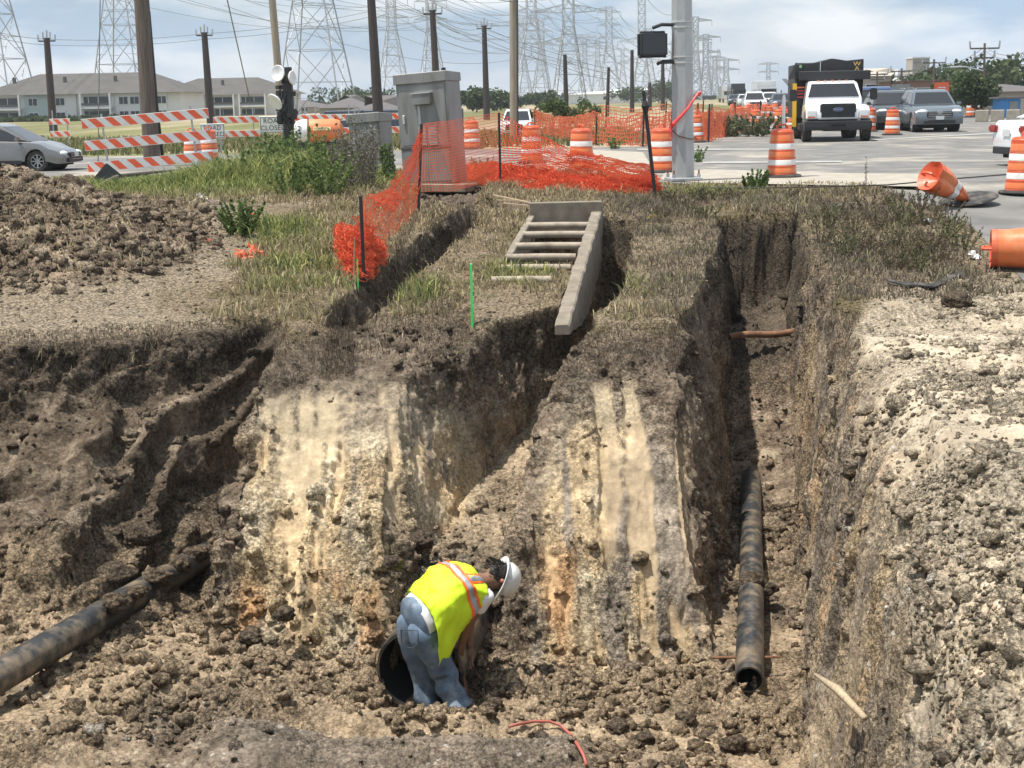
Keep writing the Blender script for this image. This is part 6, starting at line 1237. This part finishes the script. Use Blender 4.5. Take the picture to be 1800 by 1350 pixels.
# ================================================================== CLODS
def ico(sub):
    bm = bmesh.new(); bmesh.ops.create_icosphere(bm, subdivisions=sub, radius=1.0); V = np.array([v.co[:] for v in bm.verts]); F_ = np.array([[v.index for v in f.verts] for f in bm.faces]); bm.free(); return V, F_
def clodshapes(sub, n, seed, amp=.28):
    V, F_ = ico(sub); out = []
    for i in range(n):
        k = 1+amp*2.2*fbm(V[:, 0]*1.1+i*9.1, V[:, 1]*1.1, V[:, 2]*1.1, 2, seed+i)+amp*1.5*fbm(V[:, 0]*3+i*5, V[:, 1]*3, V[:, 2]*3, 2, seed+50+i); out.append(V*k[:, None]*np.array([1, .85, .68]))
    return out, F_
def scatter_clods(name, w, n, smin, smax, sub, power, seed, m_, sink=.25, lift=1.0):
    rg = np.random.default_rng(seed); Pf = NP.reshape(-1, 3); wf = w.ravel().copy(); ii = np.where(wf > 0)[0]; pr = wf[ii]/wf[ii].sum(); pick = ii[rg.choice(len(ii), n, p=pr)]
    sh, F_ = clodshapes(sub, 10, seed); s = smin*(smax/smin)**(rg.random(n)**power); C_ = NC_.reshape(-1, 3)[pick]*(1+.35*(rg.random((n, 1))-.42)); nv = len(sh[0]); sh = [v_*(1+.21*rg.standard_normal((nv, 1))) for v_ in sh]; Vs = np.empty((n, nv, 3)); nrm = NN_.reshape(-1, 3)[pick]
    k = rg.integers(0, 10, n); A = np.array(sh)[k]; ang = rg.random((n, 3))*2*PI
    def rot(A, ax, a):
        c, s_ = np.cos(a)[:, None], np.sin(a)[:, None]; B = A.copy(); i, j = [(1, 2), (0, 2), (0, 1)][ax]; B[..., i] = A[..., i]*c-A[..., j]*s_; B[..., j] = A[..., i]*s_+A[..., j]*c; return B
    A = rot(rot(A, 2, ang[:, 0]), 0, (ang[:, 1]-PI)*.35); Vs = A*s[:, None, None]+Pf[pick][:, None, :]+nrm[:, None, :]*(s*(1-2*sink)*.5*lift)[:, None, None]
    Fs = (F_[None]+(np.arange(n)*nv)[:, None, None]).reshape(-1, 3); Cc = np.repeat(C_, nv, 0)*(1+.12*rg.standard_normal((n*nv, 1))); Cc = np.clip(Cc, .02, .8)
    o = npmesh(name, Vs.reshape(-1, 3), Fs, m_, Cc, smooth=False); return tag(o, kind='stuff')
def main_scatter():
    NYg = NP[..., 1]; NXg = NP[..., 0]; Zn = np.clip(NN_[..., 2], 0, 1); inv = (np.abs(NXg/NYg) < .37)
    area = np.linalg.norm(np.cross(np.gradient(NP, axis=0), np.gradient(NP, axis=1)), axis=-1); clump = sst(-.15, .45, fbm(NXg*1.3, NYg*1.3, NP[..., 2]*1.3, 3, 700)); near_w = area/np.maximum(NYg, 5)**1.6
    cutw = NR_*inv*np.where(NPALE_ > .5, .8, 1.0)*(1-.97*NFACE_)*near_w
    sm = bpy.data.materials['soil']
    scatter_clods('soil_crumbs', cutw*(.25+clump)*(.25+Zn), 13000, .006, .03, 1, 1.5, 801, sm)
    scatter_clods('soil_clods', cutw*(.08+clump**1.5)*Zn**1.2*sst(9, 12, NYg), 2600, .02, .085, 2, 2.2, 802, sm)
    fl = inv*NR_*np.exp(-((NYg-13.1)/1.0)**2)*sst(-1.0, -2.0, NP[..., 2])*Zn*near_w*(.3+clump)*sst(3.2, 1.0, NXg); scatter_clods('floor_rubble', fl, 1700, .02, .10, 2, 2.2, 803, sm)
    hp_ = inv*NHEAP_*near_w*sst(15, 18, NYg); scatter_clods('heap_clods', hp_, 2300, .02, .10, 2, 2.4, 804, sm)
    pb = inv*(NPALE_ > .5)*near_w*(.2+clump); scatter_clods('pale_gravel', pb, 9000, .004, .028, 1, 1.8, 805, sm); scatter_clods('pale_lumps', pb, 500, .02, .09, 2, 2.0, 806, sm, .35)
    dry_ = inv*(1-NR_)*(NYg > 16)*near_w; scatter_clods('dry_crumbs', dry_, 3000, .01, .035, 1, 1.4, 807, sm)
main_scatter()
def big_clod(px, py, s, label, seed, c=None, lift=.5, Y=None):
    if Y is None:
        z = -3.7 if py > 1000 else -.5
        for _ in range(10): p = atZ(px, py, z); z = .5*z+.5*(gz(p.x, p.y)+s*.3)
        p = atZ(px, py, z)
    else: p = atY(px, py, Y)
    V, F_ = ico(4); k = 1+.42*fbm(V[:, 0]*1.4+seed, V[:, 1]*1.4, V[:, 2]*1.4, 3, seed)+.20*fbm(V[:, 0]*4, V[:, 1]*4+seed, V[:, 2]*4, 3, seed+3)+.12*fbm(V[:, 0]*11, V[:, 1]*11+seed, V[:, 2]*11, 2, seed+4); V = V*k[:, None]*np.array([1.05, .9, .72])*s
    cc = np.array(c or (.14, .108, .078))[None]*(1+.5*fbm(V[:, 0]*9/s*.3, V[:, 1]*3/s, V[:, 2]*3/s, 3, seed+9)[:, None]); o = npmesh('dirt_clod', V, F_, bpy.data.materials['soil'], cc, smooth=False); o.location = p; tag(o, label, 'dirt clod', 'large loose clods')
for i, a in enumerate([(1131, 1300, .085, 'dark round clod on the pit floor right of the red hose'), (1086, 1277, .10, 'lumpy clod nearest the end of the red hose'), (1206, 1262, .09, 'dark clod on the floor left of the open ended pipe'), (1290, 1308, .11, 'pale brown clod below the open ended pipe'), (1240, 1295, .06, 'small clod between the two larger ones below the right pipe'),
    (1683, 530, .17, 'rounded tan clod just below the black rubber strip'), (262, 455, .16, 'squarish clod at the right foot of the soil heap'), (325, 412, .15, 'dark clod lying alone on the bare soil right of the heap'), (865, 1240, .09, 'clod at the foot of the upright bars'), (905, 1215, .10, 'clod right of the worker at the toe of the bank'),
    (255, 940, .15, 'dark clod resting above the left pipe'), (200, 1010, .18, 'upright clod left of the muddy pipe middle'), (500, 1080, .10, 'clod at the left foot of the pale bank'), (440, 1120, .12, 'clod lower left of the pale bank foot'), (740, 950, .13, 'dark clod wedged above the large drain pipe'), (690, 990, .09, 'clod left of the worker on the bank foot'), (1000, 1190, .08, 'clod at the foot of the streaked middle bank'), (1500, 830, .09, 'clod stuck on the right trench wall')]): big_clod(*a, seed=900+i*7)
[big_clod(*a, seed=1300+i*5, Y=14.85) for i, a in enumerate([(1325, 1022, .13, 'dirt clod covering the joint of the right trench pipe'), (1350, 1035, .10, 'clod right of the joint of the right trench pipe'), (1300, 1032, .10, 'clod left of the joint of the right trench pipe')])]
[big_clod(px, py, s_, f'mud clod stuck on top of the muddy left pipe, {ORD[i]} from the left', 1400+i*3, (.17, .13, .09), Y=Yc) for i, (px, py, s_, Yc) in enumerate([(205, 1058, .13, 13.6), (240, 1040, .10, 14.0), (275, 1015, .14, 14.5), (315, 992, .11, 15.0), (345, 975, .13, 15.4)])]
big_clod(118, 338, .36, 'huge dark clod crowning the soil heap', 1200, Y=23.5); big_clod(62, 345, .26, 'second large clod left of the crowning one on the heap', 1210, Y=23.6)
# ================================================================== GRASS
gm = vmat('grass', rough=.7, var=0, transl=.35, spec=.3)
def blades(name, x, y, z, h, w, col, lean=.5, seed=0, droop=None):
    n = len(x); rg = np.random.default_rng(seed); a = rg.random(n)*2*PI; ca, sa = np.cos(a), np.sin(a); b = rg.random(n)*2*PI; ln = lean*h*(.2+rg.random(n)); dx, dy = ln*np.cos(b), ln*np.sin(b)
    B = np.stack([x, y, z], -1); S_ = np.stack([ca*w/2, sa*w/2, 0*w], -1); hz = h if droop is None else -h
    mid = B+np.stack([dx*.35, dy*.35, hz*.6], -1); tip = B+np.stack([dx, dy, hz*(.95-.3*rg.random(n))], -1)
    V = np.stack([B-S_, B+S_, mid+S_*.8, mid-S_*.8, tip], 1).reshape(-1, 3); k = (np.arange(n)*5)[:, None]; F_ = np.concatenate([k+np.array([[0, 1, 2]]), k+np.array([[0, 2, 3]]), k+np.array([[3, 2, 4]])], 1).reshape(-1, 3)
    c = np.repeat(col, 5, 0); o = npmesh(name, V, F_, gm, c, smooth=False); return tag(o, kind='stuff')
def grass():
    rg = np.random.default_rng(5); N = 620000; x = rg.uniform(-11, 9.5, N); y = 16.2+(rg.random(N)**.8)*22; keep = (np.abs(x) < y*.37)&~inpoly(x, y, ROADP); x, y = x[keep], y[keep]
    T = terrain(x, y); cut = T[2]; hm = T[4]; z = gzv(x, y)
    n1_ = fbm(x*.55, y*.55, 0, 3, 501); n2_ = fbm(x*1.8, y*1.8, 0, 3, 502); n3_ = fbm(x*6, y*6, 0, 2, 503)
    px = 900+FPX*x/(y*.985)
    # lushness field : 0 dry sparse .. 1 lush green
    lush = np.zeros(len(x))
    def blob(cx, cy, rx, ry, a): return a*np.exp(-(((x-cx)/rx)**2+((y-cy)/ry)**2))
    lush += blob(-5.6, 30.5, 3.2, 3.0, 1.15)+blob(-4.0, 31.5, 1.5, 3, .6)+blob(-8.5, 31, 3, 3.0, .75)+blob(-3.6, 22.6, .8, 1.1, .9)+blob(-2.8, 19.8, .9, 1.6, .55)+blob(-1.0, 18.4, .9, .9, .55)+blob(.2, 19.3, .5, .7, .6)+blob(1.5, 18.6, .35, 1.2, .35)+blob(3.6, 26.5, 1.2, 1.0, .5)
    lush += .28*n2_
    dens = .36+.55*n1_+.5*n2_+.2*n3_+.5*np.clip(lush, 0, 1)
    dens = np.where((x < -3.6)&(y < 25.5), dens-.75+sst(-4.3, -3.4, x)*.5, dens); dens = np.where((x < -4.6)&(y > 25.5)&(y < 28.6), dens-.2, dens)
    dens = np.where((x > -3.4)&(x < 6.4)&(y < 27.5), dens+.22, dens); dens = np.where(y+.35*n2_*1.5 < ip(x, [(-3, 16.0), (-2.6, 17.3), (0, 17.5), (.6, 17.2), (2, 17.0), (3, 17.5)]), dens-.75, dens); dens = np.where((x > 3.9)&(y < 17.6), -1, dens); dens = np.where(x > 6.0, dens-.4, dens)
    dens = dens*(1-cut*1.4)*(1-hm*1.5); bx = BEAMX(y); dens = np.where((np.abs(x-bx) < .12)&(y > 16.3)&(y < 23.9), -1, dens)
    k = rg.random(len(x)) < np.clip(dens, 0, 1); k &= y < 37
    x, y, z, lush, n2_, n3_, n1_ = [a[k] for a in (x, y, z, lush, n2_, n3_, n1_)]; n = len(x); lu = np.clip(lush+.15*rg.standard_normal(n), 0, 1.2)
    h = (.04+.11*rg.random(n)**2)*(1+.5*n2_)+lu*.20*(.3+1.1*rg.random(n)**1.5); h = h*(1+1.0*sst(-2.2, -4, x)*sst(28, 30, y)*sst(-7.5, -5.5, x))*(1-.5*sst(-6.5, -8, x)*sst(29, 31, y)); h *= 1-.35*sst(3.4, 2.6, y*0+np.abs(x-2.3))*sst(24, 22, y)*.6
    w = np.clip(.009+.00026*y, .009, .020)*(1+.5*rg.random(n))
    tan_ = np.array([.40, .325, .20]); dk = np.array([.15, .12, .085]); gr = np.array([.145, .185, .055]); dg = np.array([.07, .105, .032]); ye = np.array([.34, .33, .12])
    t = rg.random(n)[:, None]; c = tan_*(1-t)+np.array([.22, .18, .11])*t; c = np.where((rg.random(n) < .30)[:, None], dk, c)
    # dark matted verge between the trenches and on the right
    dm = (sst(1.3, 2.0, x)*sst(27.0, 25, y)+.0)*sst(-.45, .1, n1_+.2)*.85; c = c*(1-dm[:, None])+np.array([.125, .105, .082])*dm[:, None]
    g_ = sst(.18, .75, lu+.22*n3_)[:, None]; g2 = gr*(1-t)+ye*t; g2 = np.where((rg.random(n) < .35)[:, None], dg, g2); c = c*(1-g_)+g2*g_; c = c*(1+.25*rg.standard_normal((n, 1)))
    if n > 235000: s_ = rg.choice(n, 235000, replace=False); x, y, z, h, w, c = x[s_], y[s_], z[s_], h[s_], w[s_], c[s_]
    blades('grass', x, y, z-.01, h, w, np.clip(c*1.25, .015, .6), .75, 9)
    # roots and dead stems hanging over the cut edges
    M_ = 160000; x = rg.uniform(-7, 7, M_); y = rg.uniform(15.3, 25, M_); x = np.where(np.abs(x) > y*.36, x*.3, x); T = terrain(x, y); e = (T[1]-T[0] > .04)&(T[1]-T[0] < .35)&~inpoly(x, y, ROADP); x, y = x[e][:9000], y[e][:9000]; z = gzv(x, y); n = len(x)
    cc = np.array([.16, .125, .09])*(1+.4*rg.standard_normal((n, 1))); blades('hanging_roots', x, y, z+.05, .06+.22*rg.random(n)**2, np.full(n, .007), np.clip(cc, .03, .4), .6, 10, droop=1)
grass()
# ================================================================== WEEDS, BUSHES, TREES
lm = vmat('leaves', rough=.6, var=0, transl=.35, spec=.3); bark = mat('bark', (.10, .08, .06), .9, var=.2)
def leaves(P, s, col, name, parent, seed=0, el=1.8):
    n = len(P); rg = np.random.default_rng(seed); a = rg.standard_normal((n, 3)); a /= np.linalg.norm(a, axis=1, keepdims=True); b = np.cross(a, rg.standard_normal((n, 3))); b /= np.linalg.norm(b, axis=1, keepdims=True); s = np.broadcast_to(s, (n,))[:, None]
    V = np.stack([P-a*s*el/2, P+b*s*.5, P+a*s*el/2, P-b*s*.5], 1).reshape(-1, 3); F_ = (np.arange(n)*4)[:, None]+np.array([[0, 1, 2, 3]]); return npmesh(name, V, F_, lm, np.repeat(np.clip(col, .01, .6), 4, 0), smooth=False, parent=parent)
def weed(loc, h, spread, nst, label, c0, c1, seed, leaf=.03, lpers=26, cat='plant', name='weed', flower=None, group=None):
    rg = np.random.default_rng(seed); r = empty(name, loc, 0, label, cat, group); mb = MB(); P = []
    if leaf > .04 and loc[1] < 30: leaf *= .7; lpers = int(lpers*1.7)
    for i in range(nst):
        a = rg.random()*2*PI; sp_ = spread*math.sqrt(rg.random()); hh = h*(.55+.5*rg.random()); b0 = Vector((.35*sp_*math.cos(a), .35*sp_*math.sin(a), -.03)); t1 = Vector((sp_*math.cos(a), sp_*math.sin(a), hh)); m1 = b0.lerp(t1, .5)+Vector((0, 0, .08*hh)); mb.tube([b0, m1, t1], [.006, .005, .002], 3, False)
        for k in range(lpers):
            t = .12+.88*rg.random(); p = (b0.lerp(m1, t*2) if t < .5 else m1.lerp(t1, t*2-1)); q = rg.standard_normal(3)*.05*(1.2-t)*h; P.append((p.x+q[0], p.y+q[1], p.z+q[2]*.5))
    P = np.array(P); n = len(P); t = rg.random((n, 1)); col = (np.array(c0)*(1-t)+np.array(c1)*t)*(1+.2*rg.standard_normal((n, 1))); mb.build('stem', mat_cache('weed_stem', c1), r); o = leaves(P, leaf*(.6+.8*rg.random(n)), col, 'foliage', r, seed); o['kind'] = 'stuff'; return r
_mc = {}
def mat_cache(n_, c):
    k = (n_, tuple(c))
    if k not in _mc: _mc[k] = mat(n_, tuple(x*1.1 for x in c), .9)
    return _mc[k]
def gpt(px, py): p = onG(px, py); p.z = gz(p.x, p.y) if p.y < 30 else p.z; return p
gy0, gy1 = (.10, .105, .075), (.22, .20, .155); gn0, gn1 = (.075, .125, .03), (.17, .225, .075); br0, br1 = (.10, .085, .06), (.20, .16, .10)
for i, (px, py, h, s, n, l) in enumerate([(627, 338, 1.45, .42, 26, 'tall grey flowering weed in front of the small cabinet, nearest one'), (648, 334, 1.25, .35, 18, 'grey weed against the right side of the small cabinet'), (607, 332, 1.15, .4, 20, 'grey green weed left of the small cabinet front')]): weed(gpt(px, py), h, s, n, l, gy0, gy1, 50+i, .035, 34)
for i, (px, py, h, s, n, l) in enumerate([(532, 312, 1.15, .7, 30, 'tall leafy weed right of the dish mast foot'), (475, 322, 1.0, .7, 28, 'tall leafy weed below the road closed sign'), (430, 330, .75, .6, 24, 'leafy weed right of the white rag'), (575, 345, .8, .6, 24, 'leafy weed at the dry grass edge left of the grey weeds'), (510, 345, .65, .6, 22, 'low leafy weed below the dish mast'), (560, 330, .95, .6, 24, 'leafy green weed below the orange tank'), (500, 318, .95, .7, 26, 'leafy green weed in front of the dish mast'), (455, 318, .75, .6, 22, 'leafy green weed right of the striped barricade'), (585, 322, .8, .5, 20, 'green weed between the tank and the small cabinet'), (425, 425, .55, .42, 34, 'bright green tuft with orange scraps in the dry grass'), (1326, 332, .42, .35, 22, 'bright green weed at the kerb below the large drum'), (395, 322, .5, .5, 16, 'low green weed behind the white rag'), (682, 325, .9, .15, 10, 'green weed squeezed between the two cabinets')]): weed(gpt(px, py), h, s, n, l, gn0, gn1, 70+i, .05 if py > 320 else .045, 30)
RW = [(1480, 452), (1510, 440), (1540, 448), (1570, 435), (1600, 445), (1632, 440), (1660, 420), (1500, 410), (1545, 405), (1590, 400), (1630, 398), (1663, 390), (1450, 400), (1440, 430), (1530, 380), (1580, 372), (1620, 368), (1470, 385), (1690, 440), (1650, 460), (1575, 470), (1615, 475), (1380, 350), (1290, 352), (1240, 350), (1200, 365), (1170, 352), (1240, 380), (1163, 381)]
for i, (px, py) in enumerate(RW): weed(gpt(px, py), .36 if px > 1400 else .22, .32, 20, f"dry weed clump right of the trenches, {'front' if py > 430 else 'middle' if py > 385 else 'back'} row, {ORD[sorted((a, b) for a, b in RW if (b > 430) == (py > 430) and (b > 385) == (py > 385)).index((px, py))]} from the left", br0, br1 if i % 3 else (.15, .16, .07), 120+i, .022, 22, group='dry weeds beside the right trench')
weed(gpt(1523, 345), .75, .05, 2, 'single tall thin weed stalk standing before the road', br0, br1, 160, .02, 20)
for i, (px, py, l) in enumerate([(850, 305, 'green weed beneath the net right of the tall cabinet'), (1050, 322, 'small weed growing through the fallen net'), (1225, 285, 'low weed beside the road right of the signal pole'), (1080, 262, 'green weed tuft on the far road edge')]): weed(gpt(px, py), .4, .35, 14, l, gn0, gn1, 180+i, .04, 20)
for i, px in enumerate([1250, 1275, 1300, 1325, 1345]): weed(atZ(px, 240, 0), .9, 1.1, 18, f'leafy roadside weed mound left of the large drum, {ORD[i]} from the left', gn0, gy1, 190+i, .09, 30, group='weed mound left of the large drum')
def tree(px, Y, h, rad, label, seed, cat='tree', trunk=True, c0=(.03, .055, .02), c1=(.085, .115, .04), n=2600, leaf=.22, name='tree'):
    rg = np.random.default_rng(seed); P0 = atY(px, 195, Y); r = empty(name, (P0.x, Y, 0), 0, label, cat); nb = 14; cs = [(rad*.62*rg.standard_normal(), rad*.5*rg.standard_normal(), h*(.35+.5*rg.random())) for _ in range(nb)]; P = []; 
    for k in range(n): c = cs[k % nb]; v = rg.standard_normal(3); v /= np.linalg.norm(v)+1e-9; R_ = rad*.48*(.5+.6*rg.random()); P.append((c[0]+v[0]*R_, c[1]+v[1]*R_, max(.1, c[2]+v[2]*R_*.75)))
    t = rg.random((n, 1)); P = np.array(P); o = leaves(P, leaf*(.6+.8*rg.random(n)), np.array(c0)*(1-t)+np.array(c1)*t, 'crown', r, seed, 1.5); o['kind'] = 'stuff'; mb = MB(); mb.tube([(0, 0, -.2), (.05, 0, h*.3), (0, .1, h*.6)], [h*.035, h*.028, h*.012], 8)
    for c in cs[:6]: mb.tube([(0, 0, h*.25), (c[0]*.5, c[1]*.5, c[2]*.8), c], [h*.018, h*.012, .02], 5)
    mb.build('trunk', bark, r)
tree(1715, 92, 2.6, 1.55, 'round dark green bush behind the concrete barrier at right', 1, n=4200, leaf=.16); tree(1672, 96, 1.3, 1.0, 'low green bush left of the large round bush', 2, n=1500, leaf=.14); tree(1752, 110, 1.3, .9, 'small bush right of the large round bush', 12, n=1200, leaf=.14)
tree(991, 75, 1.75, .75, 'small leafy tree behind the far net above the middle drum', 3, c0=(.05, .09, .03), c1=(.13, .17, .06), n=2200, leaf=.1)
for i, (px, Y, h, r_, l) in enumerate([(612, 320, 5.0, 4.2, 'dark tree clump behind the grey roofed houses'), (655, 330, 3.8, 3.6, 'smaller dark tree beside the tall cabinet'), (635, 300, 3.8, 3.6, 'middle dark tree of the clump behind the houses'), (838, 210, 3.3, 2.4, 'tree left of the pale wooden pole on the skyline'), (866, 230, 2.6, 2.4, 'bushy tree just left of the pale wooden pole'), (943, 260, 2.7, 2.2, 'round tree right of the pale wooden pole'), (1158, 380, 5.2, 4.6, 'dark tree clump left of the signal pole'), (1180, 390, 4.6, 4, 'dark tree beside the signal pole'), (1112, 400, 3.4, 4, 'low trees behind the white warehouse'), (1650, 150, 3.3, 4, 'tree line behind the brick building'), (1690, 170, 3.9, 4.5, 'tree above the brick building'), (1765, 160, 4.6, 4, 'tree behind the grey roofed shelter'), (1560, 260, 4.0, 5, 'distant trees over the beige shop')]): tree(px, Y, h, r_, l, 20+i, n=1300, leaf=.42)
def treeline(px0, px1, Y, h, seed, nm='far_treeline'):
    rg = np.random.default_rng(seed); A = atY(px0, 195, Y).x; B = atY(px1, 195, Y).x; n = int(abs(B-A)*34); x = rg.uniform(A, B, n); hh = h*(.55+.45*fbm(x*.12, 0*x, 0, 3, seed)+.15*fbm(x*.6, 0*x, 0, 2, seed+1)); P = np.stack([x, Y+rg.uniform(0, 10, n), hh*rg.random(n)**.6], -1); t = rg.random((n, 1)); o = leaves(P, .55+.5*rg.random(n), np.array((.03, .05, .02))*(1-t)+np.array((.075, .10, .045))*t, nm, None, seed, 1.4); tag(o, kind='stuff')
treeline(540, 1000, 420, 4.6, 61); treeline(1000, 1260, 560, 5.5, 62); treeline(-60, 240, 195, .5, 63, 'hedge_row'); treeline(1480, 1850, 220, 3.0, 64); treeline(820, 900, 260, 4.0, 65)
# green field tufts beyond the left road
rg = np.random.default_rng(77); n = 26000; x = rg.uniform(-30, 6, n); y = rg.uniform(53.5, 80, n); c = np.array([.11, .13, .045])*(1+.4*rg.standard_normal((n, 1))); c = np.where((rg.random(n) < .3)[:, None], np.array([.28, .24, .13]), c); blades('field_grass', x, y, x*0-.05, .12+.25*rg.random(n), np.full(n, .045), np.clip(c, .02, .5), .6, 79)
# ================================================================== HAZE
hz = MB().bx(-2600, 2600, -80, 3400, -9, 75).build('haze', mat('haze_air', (.8, .85, .9)), None); hz['kind'] = 'stuff'
hm_ = hz.data.materials[0]; N, L = nodes(hm_); N.remove(N['Principled BSDF']); pv = N.new('ShaderNodeVolumePrincipled'); pv.inputs['Color'].default_value = (.82, .88, .95, 1); pv.inputs['Density'].default_value = .0003; L.new(pv.outputs[0], N['Material Output'].inputs['Volume'])
